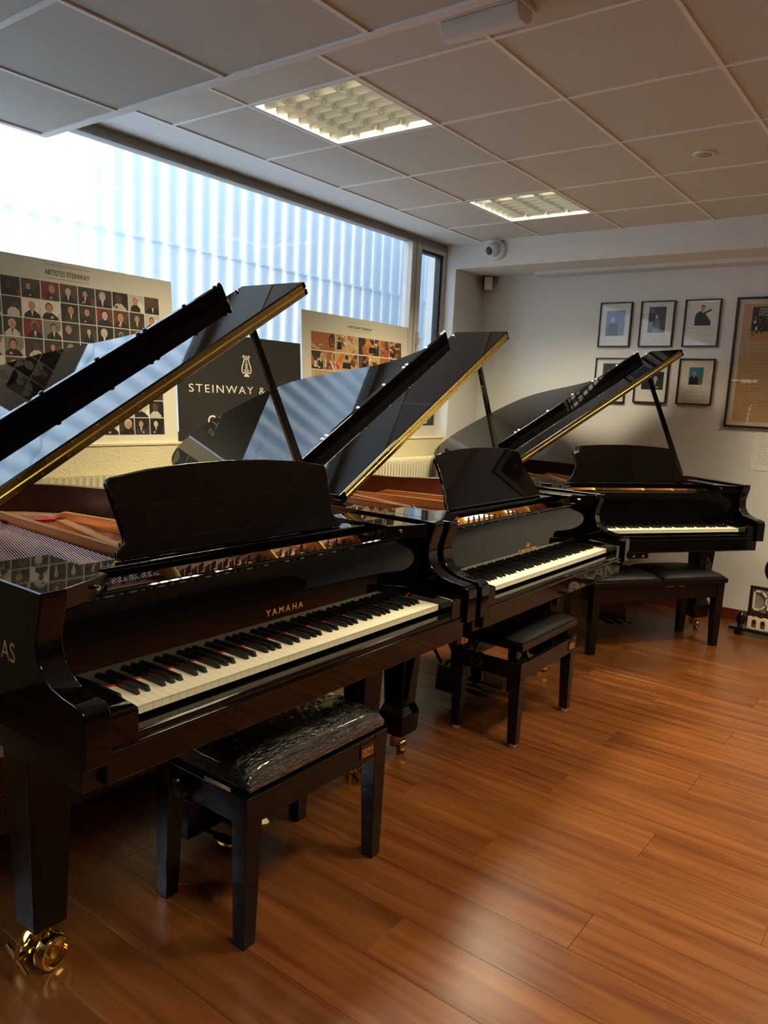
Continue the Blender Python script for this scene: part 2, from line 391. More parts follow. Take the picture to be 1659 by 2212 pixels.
# --- lowered soffit over the viewer
ZS = 2.46; XS = -0.578; YS = 0.60
so = struct(MB().box(XL, XS - .004, YB, YS, ZS + .125, H + .1).build('ceiling_lowered', 'plaster_white'), 'lowered tiled ceiling section with white edge trim', 'ceiling')
SX = [XL, -4.2, -3.6, -3.0, -2.4, -1.8, -1.2, XS - .03]
SY = [YS - .02, 0.05, -.555, -1.16, -1.76, -2.36, -2.96, -3.56, -4.16, YB]
for a, b2 in zip(SX[:-1], SX[1:]):
    for c, d in zip(SY[1:], SY[:-1]):
        if abs(a + 1.8) < .01 and abs(c + 2.96) < .01: continue
        tile(a, b2, c, d, ZS, so)
for x in SX[1:-1]: MB().box(x - .0085, x + .0085, YB, YS - .02, ZS - .001, ZS + .02).build('ceiling_rail', 'ceiling_rail', so)
for y in SY[1:-1]: MB().box(XL, XS - .03, y - .0085, y + .0085, ZS - .0014, ZS + .0196).build('ceiling_rail', 'ceiling_rail', so)
MB().box(XS - .036, XS, YB, YS, ZS - .004, ZS + .13).build('edge_trim', 'ceiling_rail', so, bevel=.003)
MB().box(XL, XS, YS - .028, YS + .004, ZS - .003, ZS + .13).build('edge_trim', 'ceiling_rail', so, bevel=.003)

# --- window: long fixed light and a narrow opening sash
wn = struct(MB().box(XL, XB + .02, YG - .03, YG + .05, 2.612, H).build('window_1', 'alu_grey', bevel=.003), 'long window of pale glass with painted frame', 'window')
MB().box(XL, XB + .02, YG - .045, YG - .02, 2.604, 2.620).build('head_bead', 'alu_grey', wn, bevel=.003)
MB().box(XL, 2.545, YG - .03, YG + .05, 1.15, 1.20).build('bottom_rail', 'alu_paint', wn, bevel=.003)
MB().box(2.440, 2.495, YG - .03, YG + .05, 1.15, 2.612).build('mullion', 'alu_paint', wn, bevel=.004)
MB().box(2.495, 2.515, YG - .045, YG + .05, 1.15, 2.612).build('mullion', 'alu_paint', wn, bevel=.004)
MB().box(XL, 2.44, YG + .008, YG + .014, 1.20, 2.612).build('pane', 'glass', wn)
sash = MB()
sash.box(2.515, 2.560, YG - .035, YG + .04, 1.15, 2.612); sash.box(2.865, 2.915, YG - .035, YG + .04, 1.15, 2.612)
sash.box(2.560, 2.865, YG - .035, YG + .04, 2.575, 2.612); sash.box(2.560, 2.865, YG - .035, YG + .04, 1.15, 1.235)
sa = sash.build('sash', 'alu_paint', wn, bevel=.003)
gk = MB()
gk.box(2.560, 2.572, YG - .02, YG + .03, 1.235, 2.575); gk.box(2.838, 2.865, YG - .02, YG + .03, 1.235, 2.575)
gk.box(2.572, 2.838, YG - .02, YG + .03, 2.555, 2.575); gk.box(2.572, 2.838, YG - .02, YG + .03, 1.235, 1.25)
gk.build('gasket', 'gasket', sa)
MB().box(2.572, 2.838, YG + .008, YG + .014, 1.25, 2.555).build('pane', 'glass', sa)
h = MB(); h.box(2.518, 2.540, YG - .06, YG - .035, 1.86, 1.95); h.tube([(2.529, YG - .05, 1.905), (2.529, YG - .075, 1.905), (2.50, YG - .08, 1.80)], .007)
h.build('handle', 'alu_paint', sa, bevel=.002)
for zz in (1.33, 2.45): MB().lathe([(.008, 0), (.008, .07)], (2.922, YG - .03, zz), n=10).build('sash_hinge', 'alu_paint', sa)

# --- corrugated translucent screen outside
def corrugated(x0, x1, y, z0, z1, per=.1262, amp=.036):
    prof = []; n = int((x1 - x0) / per * 10); ph = -0.344
    for i in range(n + 1):
        x = x0 + i * per / 10
        prof.append((x, y + amp * .5 * (1 - math.cos(2 * math.pi * (x - ph) / per))))
    b = MB(); n = len(prof)
    vs = [(p[0], p[1], z0) for p in prof] + [(p[0], p[1], z1) for p in prof]
    b.add(vs, [(i, i + 1, n + i + 1, n + i) for i in range(n - 1)])
    return b
sh = struct(corrugated(-9, 6.5, 1.30, 0.2, 2.305).build('wall_outside', 'sheet', smooth=True), 'corrugated translucent screen outside the window', 'wall')
corrugated(-9, 6.5, 1.312, 2.295, 4.6).build('upper_sheet', 'sheet', sh, smooth=True)
struct(MB().box(1.3, 7.5, 2.7, 3.1, 0, 4.2).build('wall_sky_blocker', 'outside_wall'), 'grey unseen wall added outside to block sky light', 'wall')  # added out of view; blocks sky so the screen dims towards the right
struct(MB().box(-12, 12, 1.05, 14, -.2, -.05).build('ground', 'outside_wall'), 'grey yard ground outside', 'ground')

# ================================================================== ceiling lights
def troffer(x0, x1, y0, y1, label, z=H, power=LAMP_POWER):
    t = thing('ceiling_light', label, 'light', ((x0 + x1) / 2, (y0 + y1) / 2, z), 0, 'louvred ceiling lights')
    a = .288
    b = MB(); e = .0045
    for q in ((-a, a, -a, -a + .012), (-a, a, a - .012, a), (-a, -a + .012, -a + .012, a - .012), (a - .012, a, -a + .012, a - .012)): b.box(q[0], q[1], q[2], q[3], -.001, .012)
    b.build('frame', 'white_plastic', t, bevel=.001)
    b = MB(); b.box(-a, a, -a, a, .115, .12); b.box(-a, -a + .004, -a, a, .012, .115); b.box(a - .004, a, -a, a, .012, .115); b.box(-a, a, -a, -a + .004, .012, .115); b.box(-a, a, a - .004, a, .012, .115)
    b.build('housing', 'reflector', t)
    # parabolic louvre: three long blades and cross fins, thick at the top edge
    def blade(pos, lo, hi, ax, d):
        pts = [(-.0008, .002), (.0008, .002), (.002, .016), (.006, d), (-.006, d), (-.002, .016)]
        bb = MB(); bb.prism([(pos + p, z) for p, z in pts], 'x' if ax == 'x' else 'y', lo, hi); return bb
    for k in range(1, 4):
        yy = -a + k * 2 * a / 4
        blade(yy, -a + .012, a - .012, 'x', .038).build('long_blade', 'louvre', t, smooth=True)
    for k in range(1, 8):
        xx = -a + k * 2 * a / 8
        for c in range(4):
            blade(xx, -a + c * a / 2 + .010, -a + (c + 1) * a / 2 - .010, 'y', .034).build('cross_fin', 'louvre', t, smooth=True)
    for k in range(4):
        yy = -a + (k + .5) * a / 2
        MB().tube([(-a + .01, yy, .092), (a - .01, yy, .092)], .013, 10).build('tube', 'white_plastic', t, smooth=True)
    L = bpy.data.lights.new('lamp', 'AREA'); L.shape = 'RECTANGLE'; L.size = .52; L.size_y = .52; L.energy = power; L.color = LAMP_COLOR; L.spread = R(128)
    lo = bpy.data.objects.new('lamp', L); COL.objects.link(lo); lo.parent = t; lo.location = (0, 0, .062)
    return t
for q, lb in zip(LIGHTS, ('square louvred ceiling light above the two nearest pianos', 'square louvred ceiling light nearest the far wall beam',
                          'square louvred ceiling light near the viewer', 'square louvred ceiling light over the empty floor')): troffer(*q, lb)
troffer(-1.8, -1.2, -2.96, -2.36, 'square louvred light in the lowered ceiling section', ZS, 24.0)

# --- emergency luminaire on the ceiling by the soffit
t = thing('emergency_light', 'white wedge shaped emergency luminaire on the ceiling by the lowered edge', 'light', (-.165, -1.275, H))
MB().box(-.065, .06, -.15, .15, -.016, 0).build('back_plate', 'white_plastic', t, bevel=.003)
MB().prism([(-.055, -.016), (.05, -.016), (.045, -.045), (.01, -.062), (-.03, -.062), (-.05, -.04)], 'y', -.14, .14).build('diffuser', 'white_plastic', t, bevel=.004)
b = MB()
for i in range(9): b.box(.046 - .001, .0485, -.13 + i * .012, -.13 + i * .012 + .008, -.036, -.024)
b.build('marking', 'tag_black', t)
# --- round ceiling grille
t = thing('ceiling_speaker', 'small round beige grille set in a ceiling tile', 'speaker', (1.541, -1.489, H + .004))
MB().lathe([(.052, 0), (.054, -.004), (.050, -.009), (.038, -.010), (.036, -.006)], (0, 0, 0), n=28).build('rim', 'white_plastic', t, smooth=True)
MB().lathe([(.036, -.004), (.034, -.011), (.02, -.014), (0.001, -.015)], (0, 0, 0), n=24).build('grille', 'yellow_plastic', t, smooth=True)
# --- dome camera on the beam
t = thing('security_camera', 'white dome security camera on the beam below the ceiling', 'camera', (XB, .366, 2.588))
MB().lathe([(.075, 0), (.075, -.018), (.070, -.03), (.058, -.036)], (0, 0, 0), (1, 0, 0), 28).build('base', 'white_plastic', t, smooth=True)
ax = Vector((-.80, .25, -.30)).normalized()
ball = MB(); ball.lathe([(.001, -.055)] + [(.055 * math.sin(R(a)), -.055 * math.cos(R(a))) for a in range(20, 150, 10)] + [(.028, .0475)], (-.045, .012, 0), ax, 24)
ball.build('eyeball', 'white_plastic', t, smooth=True)
MB().lathe([(.031, .044), (.031, .048), (.028, .052), (.001, .056)], (-.045, .012, 0), ax, 20).build('lens', 'black_plastic', t, smooth=True)
# --- motion detector in the corner
t = thing('motion_detector', 'white motion detector with dark backing in the wall corner', 'sensor', (3.285, .66, 2.42), R(-45))
MB().prism([(-.042, -.012), (.042, -.012), (.020, .060), (-.020, .060)], 'z', -.055, .095).build('bracket', 'black_plastic', t, bevel=.004)
MB().prism([(-.034, -.062), (.034, -.062), (.034, .045), (-.034, .045)], 'y', -.05, -.012).build('body', 'white_plastic', t, bevel=.010)
MB().box(-.022, .022, -.054, -.05, -.055, -.015).build('lens', 'paper', t, bevel=.002)

# ================================================================== radiators
def radiator(x0, n, label, pitch=.036, z0=.12, z1=1.0):
    t = thing('radiator', label, 'radiator', (x0, YW - .001, 0), 0, 'radiators under the window')
    prof = [(-.010, z0 + .02), (-.005, z0), (.005, z0), (.010, z0 + .02), (.0115, z1 - .10), (.0095, z1 - .035), (.005, z1 - .006), (0, z1), (-.005, z1 - .006), (-.0095, z1 - .035), (-.0115, z1 - .10)]
    me = MB().prism(prof, 'y', -.075, -.022).mesh('fin', 'radiator_paint', True)
    n = int(n * .0345 / pitch)
    for i in range(n): inst('fin', me, t, (i * pitch, 0, 0))
    MB().box(-.01, (n - 1) * pitch + .01, -.040, -.028, z0 + .04, z1 - .05).build('header', 'radiator_paint', t)
    MB().tube([(-.02, -.035, z0 + .02), (-.02, -.035, 0)], .009).build('pipe', 'radiator_paint', t, smooth=True)
    b = MB(); b.box(.05, .09, -.03, 0, z1 - .12, z1 - .09); b.box((n - 2) * pitch - .04, (n - 2) * pitch, -.03, 0, z1 - .12, z1 - .09)
    b.build('bracket', 'radiator_paint', t)
radiator(-1.25, 52, 'cream ribbed radiator behind the nearest piano under the window')
radiator(1.40, 40, 'cream ribbed radiator under the window near the far corner')

# ================================================================== printed pictures
def ell(cx, cy, rx, ry, n=12, a0=0, a1=360):
    return [(cx + rx * math.cos(R(a0 + (a1 - a0) * i / n)), cy + ry * math.sin(R(a0 + (a1 - a0) * i / n))) for i in range(n + (0 if a1 - a0 == 360 else 1))]
PM = ['p_black', 'p_dark', 'p_brown', 'p_grey', 'p_light', 'p_white', 'p_skin', 'p_pale', 'p_red', 'p_tan', 'p_wood', 'p_orange', 'p_blue', 'p_sky', 'p_navy', 'p_brightred', 'p_gold']
PI = {k: i for i, k in enumerate(PM)}
def flat(b, pts, z, mi, w, h):
    pts = [(min(max(p[0], -w / 2), w / 2), min(max(p[1], -h / 2), h / 2)) for p in pts]
    b.add([(p[0], p[1], z) for p in pts], [tuple(range(len(pts)))], mi)
def portrait(w, h, seed, bg=None, suit=None, skin=None, close=None):
    r = random.Random(seed)
    bg = bg or r.choice(['p_dark', 'p_dark', 'p_black', 'p_brown', 'p_grey', 'p_light', 'p_white', 'p_dark', 'p_black', 'p_brown', 'p_red', 'p_black'])
    suit = suit or r.choice(['p_black', 'p_black', 'p_dark', 'p_black', 'p_light' if bg not in ('p_light', 'p_white') else 'p_black'])
    skin = skin or (r.choice(['p_skin', 'p_pale', 'p_skin', 'p_brown']))
    k = close or r.uniform(.95, 1.75); cx = r.uniform(-.14, .14) * w; hr = .13 * w * k; cy = .12 * h
    b = MB(); flat(b, [(-w / 2, -h / 2), (w / 2, -h / 2), (w / 2, h / 2), (-w / 2, h / 2)], 0, PI[bg], w, h)
    # backdrop shape
    alt = {'p_dark': 'p_brown', 'p_black': 'p_dark', 'p_brown': 'p_dark', 'p_grey': 'p_light', 'p_light': 'p_white', 'p_white': 'p_light', 'p_red': 'p_brown'}.get(bg, 'p_grey')
    x = r.uniform(-.1, .4) * w
    flat(b, [(x, -h / 2), (w / 2, -h / 2), (w / 2, r.uniform(-.1, .45) * h), (x + .1 * w, r.uniform(-.3, .3) * h)], .0002, PI[alt], w, h)
    sw = r.uniform(2.1, 2.8) * hr
    flat(b, [(cx - sw, -h / 2), (cx + sw, -h / 2), (cx + sw * .95, cy - 2.4 * hr), (cx + sw * .55, cy - 1.55 * hr), (cx + .4 * hr, cy - 1.0 * hr), (cx - .4 * hr, cy - 1.0 * hr), (cx - sw * .55, cy - 1.55 * hr), (cx - sw * .95, cy - 2.4 * hr)], .0004, PI[suit], w, h)
    if r.random() < .6:
        flat(b, [(cx - .35 * hr, cy - 1.1 * hr), (cx, cy - 3.0 * hr), (cx + .35 * hr, cy - 1.1 * hr)], .0006, PI['p_white' if suit in ('p_black', 'p_dark') else 'p_dark'], w, h)
    hair = r.choice(['p_black', 'p_dark', 'p_grey', 'p_light', 'p_brown', skin])
    flat(b, ell(cx, cy + .16 * hr, 1.12 * hr, 1.32 * hr), .0006, PI[hair], w, h)
    flat(b, [(cx - .35 * hr, cy - 1.3 * hr), (cx + .35 * hr, cy - 1.3 * hr), (cx + .35 * hr, cy), (cx - .35 * hr, cy)], .0007, PI[skin], w, h)
    flat(b, ell(cx, cy - .1 * hr, .88 * hr, 1.12 * hr), .0009, PI[skin], w, h)
    dk = 'p_brown' if skin != 'p_brown' else 'p_black'
    for s in (-1, 1): flat(b, ell(cx + s * .36 * hr, cy + .08 * hr, .17 * hr, .09 * hr, 8), .0011, PI[dk], w, h)
    flat(b, ell(cx, cy - .62 * hr, .3 * hr, .08 * hr, 8), .0011, PI[dk], w, h)
    if r.random() < .4:
        flat(b, ell(cx + r.uniform(-1, 1) * hr, -h / 2 + .14 * h, .5 * hr, .4 * hr, 8), .0009, PI[skin], w, h)
    return b
def craft(w, h, seed):
    r = random.Random(seed); b = MB()
    flat(b, [(-w / 2, -h / 2), (w / 2, -h / 2), (w / 2, h / 2), (-w / 2, h / 2)], 0, PI[r.choice(['p_dark', 'p_wood', 'p_brown', 'p_tan', 'p_black'])], w, h)
    for i in range(7):
        c = r.choice(['p_wood', 'p_orange', 'p_tan', 'p_light', 'p_black', 'p_brown', 'p_white', 'p_brightred' if r.random() < .3 else 'p_wood'])
        x, y = r.uniform(-.5, .5) * w, r.uniform(-.5, .5) * h; a = r.uniform(0, 3.14); l, t_ = r.uniform(.25, .8) * w, r.uniform(.05, .16) * w
        if i % 3 == 0:
            rr = r.uniform(.14, .3) * min(w, h); o = ell(x, y, rr, rr * 1.3, 12, 20, 300); n_ = [(x + (p[0] - x) * .7, y + (p[1] - y) * .7) for p in o][::-1]
            flat(b, o + n_, .0003 + i * .0001, PI[c], w, h)
        else:
            dx, dy = math.cos(a) * l / 2, math.sin(a) * l / 2; nx, ny = -math.sin(a) * t_, math.cos(a) * t_
            flat(b, [(x - dx - nx, y - dy - ny), (x + dx - nx * .5, y + dy - ny * .5), (x + dx + nx, y + dy + ny), (x - dx + nx, y - dy + ny)], .0003 + i * .0001, PI[c], w, h)
    if r.random() < .45:
        hr = .09 * w + .02 * h; cx, cy = r.uniform(-.2, .2) * w, .2 * h
        flat(b, [(cx - 2 * hr, -h * .35), (cx + 2 * hr, -h * .35), (cx + 1.6 * hr, cy - hr), (cx - 1.6 * hr, cy - hr)], .0012, PI['p_black'], w, h)
        flat(b, ell(cx, cy, .8 * hr, 1.1 * hr), .0014, PI['p_skin'], w, h)
        flat(b, ell(cx, cy + .5 * hr, .85 * hr, .7 * hr), .0016, PI['p_dark'], w, h)
    return b

# --- posters standing on the sill, leaning back against the window
def poster(name, label, x0, x1, yb, yt, z0, z1, face, group=None):
    """board whose face plane goes from (yb,z0) to (yt,z1); children use board coordinates: x along, y up from the bottom"""
    hgt = math.hypot(yt - yb, z1 - z0); tilt = math.atan2(yt - yb, z1 - z0)
    t = thing(name, label, 'poster', ((x0 + x1) / 2, yb, z0), 0, group)
    w = x1 - x0
    body = MB().box(-w / 2, w / 2, 0, hgt, -.008, 0).build('board', [face], t, rot=(R(90) - tilt, 0, 0))
    return t, body, w, hgt
def on(t, body, name, me, x, y, z=.0006):
    o = inst(name, me, body, (x, y, z)); return o

t, bd, w, hg = poster('artists_poster', 'large cream poster with rows of musician portraits leaning by the window', -.945, .253, .772, .845, 1.15, 2.0, 'poster_paper', 'posters on the window sill')
xc0 = -.346
on(t, bd, 'title', text_mesh('ARTISTES STEINWAY', 'print_ink', .036, .228), 0, .785)
b = MB()
for yy in (.772, .832): b.box(-.115, .115, yy, yy + .0012, 0, .0004)
on(t, bd, 'title_rule', b.mesh('title_rule', 'print_ink'), 0, 0, .0004)
cw, ch = .0935, .0895
sid = 0
for rI in range(8):
    for cI in range(11):
        x = -.5125 + .0935 * cI + .0450; y = .755 - rI * ch - ch / 2
        if y < .03: continue
        sid += 1
        on(t, bd, 'portrait_photo', portrait(cw - .005, ch - .005, 100 + sid * 7).mesh('portrait_photo', PM), x, y)
t, bd, w, hg = poster('craft_poster', 'large cream poster with brown workshop photographs near the window sash', 1.268, 2.470, .790, .845, 1.15, 1.978, 'poster_paper', 'posters on the window sill')
on(t, bd, 'title', text_mesh("L'ARTISANAT STEINWAY", 'print_ink', .026, .27), 0, .757)
b = MB()
for yy in (.742, .795): b.box(-.115, .115, yy, yy + .0012, 0, .0004)
on(t, bd, 'title_rule', b.mesh('title_rule', 'print_ink'), 0, 0, .0004)
rows = [(.705, .122, [.245, .122, .122, .247, .122, .15]), (.580, .122, [.122, .122, .245, .122, .122, .122, .15]), (.455, .122, [.245, .122, .245, .122, .122, .15]), (.33, .122, [.122, .245, .122, .245, .122, .15]), (.205, .12, [.245, .122, .247, .245, .15])]
sid = 0
for ytop, hh, ws in rows:
    x = -.515
    for k_, ww_ in enumerate(ws):
        sid += 1
        on(t, bd, 'workshop_photo', craft(ww_ - .006, hh - .005, 500 + sid * 3).mesh('workshop_photo', PM), x + ww_ / 2, ytop - hh / 2); x += ww_
t, bd, w, hg = poster('dealer_poster', 'black poster with cream lyre emblem and piano maker name', .262, 1.232, .768, .812, 1.152, 1.757, 'poster_black')
on(t, bd, 'lettering', text_mesh('STEINWAY & SONS', 'print_cream', .064, .86, spacing=1.25), .018, .272)
on(t, bd, 'lettering', text_mesh('Co', 'print_cream', .085, .10, bold=.001), -.235, .085)
def lyre():
    b = MB()
    def ribbon(P, wd):
        P = [Vector((p[0], p[1], 0)) for p in P]; L_, R_ = [], []
        for i, p in enumerate(P):
            d = (P[min(i + 1, len(P) - 1)] - P[max(i - 1, 0)]).normalized(); n = Vector((-d.y, d.x, 0))
            ww_ = wd * (0.45 + .55 * math.sin(math.pi * (i + .7) / (len(P) + .4)))
            L_.append(p + n * ww_); R_.append(p - n * ww_)
        n = len(P); b.add(L_ + R_, [(i, i + 1, n + i + 1, n + i) for i in range(n - 1)])
    for s in (-1, 1):
        ribbon(spline([(s * .030, .150), (s * .038, .160), (s * .030, .168), (s * .020, .160), (s * .022, .140), (s * .034, .105), (s * .047, .070), (s * .045, .040), (s * .028, .030), (s * .016, .040), (s * .018, .055), (s * .028, .054)], 5), .0058)
        b.add([(s * .012, .146, 0), (s * .022, .142, 0), (s * .022, .148, 0), (s * .010, .151, 0)], [(0, 1, 2, 3)])
        ribbon(spline([(s * .0, .105), (s * .012, .098), (s * .004, .082), (s * .012, .068), (s * .002, .058)], 4), .003)
    for x in (-.008, 0, .008): b.add([(x - .0014, .035, 0), (x + .0014, .035, 0), (x + .0014, .148, 0), (x - .0014, .148, 0)], [(0, 1, 2, 3)])
    b.add([(-.022, .140, 0), (.022, .140, 0), (.022, .146, 0), (-.022, .146, 0)], [(0, 1, 2, 3)])
    b.add([(p[0], p[1], 0) for p in ell(0, .160, .008, .010)], [tuple(range(12))])
    b.add([(-.010, .034, 0), (.010, .034, 0), (.014, .020, 0), (.030, .010, 0), (.026, 0, 0), (.012, .004, 0), (0, 0, 0), (-.012, .004, 0), (-.026, 0, 0), (-.030, .010, 0), (-.014, .020, 0)], [tuple(range(11))])
    return b
on(t, bd, 'lyre_emblem', lyre().mesh('lyre_emblem', 'print_cream'), .018, .372).scale = (.74, .74, 1)

# ================================================================== framed pictures on the far wall
def scribble(rows, seed, mi='pen_ink', th=.0018):
    r = random.Random(seed); b = MB()
    for (x0, x1, y, amp) in rows:
        x = x0; P = []; k = 0
        while x < x1:
            if r.random() < .13 and len(P) > 3:
                _rib(b, P, th); P = []; x += .006
            P.append((x, y + (amp if k % 2 else -amp) * r.uniform(.15, 1.0) + (amp * 1.2 if r.random() < .15 else 0))); x += r.uniform(.0015, .0045); k += 1
        if len(P) > 3: _rib(b, P, th)
    return b
def _rib(b, P, th):
    P = spline(P, 2); n = len(P)
    b.add([(p[0], p[1] + th / 2, 0) for p in P] + [(p[0], p[1] - th / 2, 0) for p in P], [(i, i + 1, n + i + 1, n + i) for i in range(n - 1)])
def picture(label, yl, yr, zb, zt, bar, photo, rows, seed, group='black framed signed photographs', paper='paper', depth=.022):
    """frame on the far wall; yl is the left side seen from the room (larger y)"""
    w, h_ = yl - yr, zt - zb
    t = thing('picture_frame', label, 'picture', (XF, (yl + yr) / 2, (zb + zt) / 2), R(-90), group)   # local x to the right, -y towards the room
    b = MB()
    for q in ((-w / 2, w / 2, -h_ / 2, -h_ / 2 + bar), (-w / 2, w / 2, h_ / 2 - bar, h_ / 2), (-w / 2, -w / 2 + bar, -h_ / 2 + bar, h_ / 2 - bar), (w / 2 - bar, w / 2, -h_ / 2 + bar, h_ / 2 - bar)):
        b.box(q[0], q[1], -depth, 0, q[2], q[3])
    b.build('frame', 'frame_black', t, bevel=.0015)
    MB().box(-w / 2 + bar * .8, w / 2 - bar * .8, -.008, -.003, -h_ / 2 + bar * .8, h_ / 2 - bar * .8).build('backing_paper', paper, t)
    pm, px, pz = photo
    if pm: inst('photo', pm, t, (px, -.0086, pz), (R(90), 0, 0))
    if rows: inst('handwriting', scribble(rows, seed).mesh('handwriting', 'pen_ink'), t, (0, -.0090, 0), (R(90), 0, 0))
    MB().box(-w / 2 + bar * .8, w / 2 - bar * .8, -.0150, -.0135, -h_ / 2 + bar * .8, h_ / 2 - bar * .8).build('glass_pane', 'picture_glass', t)
    return t
Y1, Y2, Y3 = (-.310, -.556), (-.622, -.868), (-.938, -1.183)
T0, T1, B0, B1 = 1.904, 2.233, 1.497, 1.822
BAR = .009
picture('framed photograph of person in white tie on blue, top left of six', *Y1, T0, T1, BAR, (portrait(.145, .185, 43, 'p_blue', 'p_navy', 'p_pale', .9).mesh('photo', PM), 0, .01), [(-.09, .07, -.118, .002)], 1)
picture('framed dark photograph of standing performer with four written lines', *Y2, T0, T1, BAR, (portrait(.125, .185, 44, 'p_dark', 'p_grey', 'p_pale', .75).mesh('photo', PM), 0, .03),
        [(-.085, .09, -.085, .005), (-.08, .085, -.103, .005), (-.075, .09, -.120, .005), (-.06, .088, -.138, .006)], 2)
def pianist(w, h):
    b = MB(); flat(b, [(-w / 2, -h / 2), (w / 2, -h / 2), (w / 2, -h * .3), (w * .2, 0), (w * .05, .12 * h), (0, .2 * h), (-w * .12, .22 * h), (-w * .38, .12 * h), (-w / 2, -.05 * h)], .0002, PI['p_black'], w, h)
    flat(b, [(w * .05, .02 * h), (w * .5, .22 * h), (w * .5, .30 * h), (w * .02, .12 * h)], .0004, PI['p_dark'], w, h)
    flat(b, [(-w * .02, .05 * h), (w * .05, .2 * h), (-w * .1, .2 * h)], .0005, PI['p_white'], w, h)
    flat(b, ell(-w * .04, .36 * h, w * .12, h * .13), .0006, PI['p_black'], w, h); flat(b, ell(-w * .035, .31 * h, w * .095, h * .12), .0008, PI['p_skin'], w, h)
    return b
picture('framed cutout photograph of pianist in black, top right of six', *Y3, T0, T1, BAR, (pianist(.11, .145).mesh('photo', PM), .005, .055),
        [(-.09, .085, -.035, .009), (-.08, .04, -.062, .005), (-.075, .095, -.085, .010), (-.08, .09, -.118, .012)], 3)
picture('framed photograph behind the tilted lid of the farthest piano, lower left', *Y1, B0 - .008, B1, BAR, (portrait(.13, .19, 51, 'p_dark', 'p_grey', 'p_pale', 1.1).mesh('photo', PM), 0, .03), None, 4)
picture('framed dark photograph under the tip of the farthest piano lid', *Y2, B0, B1, BAR, (portrait(.16, .13, 52, 'p_black', 'p_dark', 'p_pale', .8).mesh('photo', PM), .01, .0), [(-.03, .05, -.112, .004)], 5)
picture('framed photograph of person in black on bright blue, lower right of six', *Y3, B0, B1, BAR, (portrait(.098, .122, 57, 'p_sky', 'p_black', 'p_skin', .9).mesh('photo', PM), 0, .040),
        [(-.07, .08, -.042, .004), (-.088, .03, -.057, .004), (-.07, .088, -.075, .006), (-.07, -.05, -.088, .006), (-.03, .05, -.105, .013), (.05, .095, -.098, .008), (.055, .09, -.118, .006), (.02, .1, -.134, .004)], 6)
# large poster at the right edge
t = picture('large framed tan concert poster cut by the right edge', -1.284, -1.904, 1.356, 2.235, .013, (None, 0, 0), None, 7, None, 'passepartout', .026)
t.name = 'framed_poster'; t['category'] = 'poster'
w, h_ = .62, .879
MB().box(-.262, .262, -.0088, -.0084, -.398, .395).build('print', 'poster_tan', t)
def orchestra():
    r = random.Random(9); w, h = .46, .225; b = MB()
    flat(b, [(-w / 2, -h / 2), (w / 2, -h / 2), (w / 2, h / 2), (-w / 2, h / 2)], 0, PI['p_black'], w, h)
    flat(b, [(-w / 2, -h / 2), (w / 2, -h / 2), (w / 2, -.30 * h), (-w / 2, -.22 * h)], .0002, PI['p_gold'], w, h)
    for i in range(46):
        x, y = r.uniform(-.48, .48) * w, r.uniform(-.3, .22) * h; s = .007
        flat(b, [(x - s, y - 3 * s), (x + s, y - 3 * s), (x + s, y), (x - s, y)], .0003 + i * 1e-5, PI[r.choice(['p_dark', 'p_brown', 'p_black', 'p_white', 'p_red'])], w, h)
        flat(b, ell(x, y + s * .6, s * .6, s * .8, 8), .0004 + i * 1e-5, PI['p_skin'], w, h)
    return b
inst('orchestra_photo', orchestra().mesh('orchestra_photo', PM), t, (.025, -.0092, .262), (R(90), 0, 0))
for i, s_ in enumerate(('WHEN BEING', 'STEINWAY FO', "IT'S REASON")):
    inst('lettering', text_mesh(s_, 'print_cream', .022, .13), t, (-.10, -.0106, .352 - i * .020), (R(90), 0, 0))
lines = []
for i in range(13): lines.append((-.195, -.195 + random.Random(i).uniform(.12, .20), .09 - i * .0235, .0022))
for i in range(3): lines.append((-.205, .10, -.255 - i * .016, .0024))
inst('small_print', scribble(lines, 71, th=.0022).mesh('small_print', 'print_ink'), t, (0, -.0092, 0), (R(90), 0, 0))
# paper sheet below it
t = thing('paper_notice', 'pale printed paper sheet pinned under the large framed poster', 'paper', (XF, -1.60, 1.20), R(-90))
MB().box(-.115, .115, -.0025, -.0005, -.132, .132).build('sheet', 'paper', t)
lines = [(-.09 + (.02 if i % 4 else 0), .09, .11 - i * .0165, .0018) for i in range(13)]
inst('small_print', scribble(lines, 72, th=.0014).mesh('small_print', 'print_ink'), t, (0, -.0029, 0), (R(90), 0, 0))

# ================================================================== pianos
WK = 1.225 / 52
white_key = MB().box(-WK / 2 + .0004, WK / 2 - .0004, 0, .30, -.020, 0)
white_key.box(-WK / 2 + .0004, WK / 2 - .0004, -.0012, 0, -.0032, 0)
WKM = white_key.mesh('white_key', ['ivory'])
BKM = MB().add([(-.0052, .050, 0), (.0052, .050, 0), (.0052, .30, 0), (-.0052, .30, 0), (-.0042, .057, .0125), (.0042, .057, .0125), (.0044, .30, .0115), (-.0044, .30, .0115)],
               [(0, 1, 5, 4), (1, 2, 6, 5), (2, 3, 7, 6), (3, 0, 4, 7), (4, 5, 6, 7)]).mesh('black_key', ['ebony'])
SCREW = MB().lathe([(.0042, 0), (.0042, .0008), (.0028, .002)], (0, 0, 0), n=8).mesh('screw', 'brass_polished', True)
BUMP = MB().lathe([(.0085, 0), (.0085, .003), (.006, .006)], (0, 0, 0), n=12)

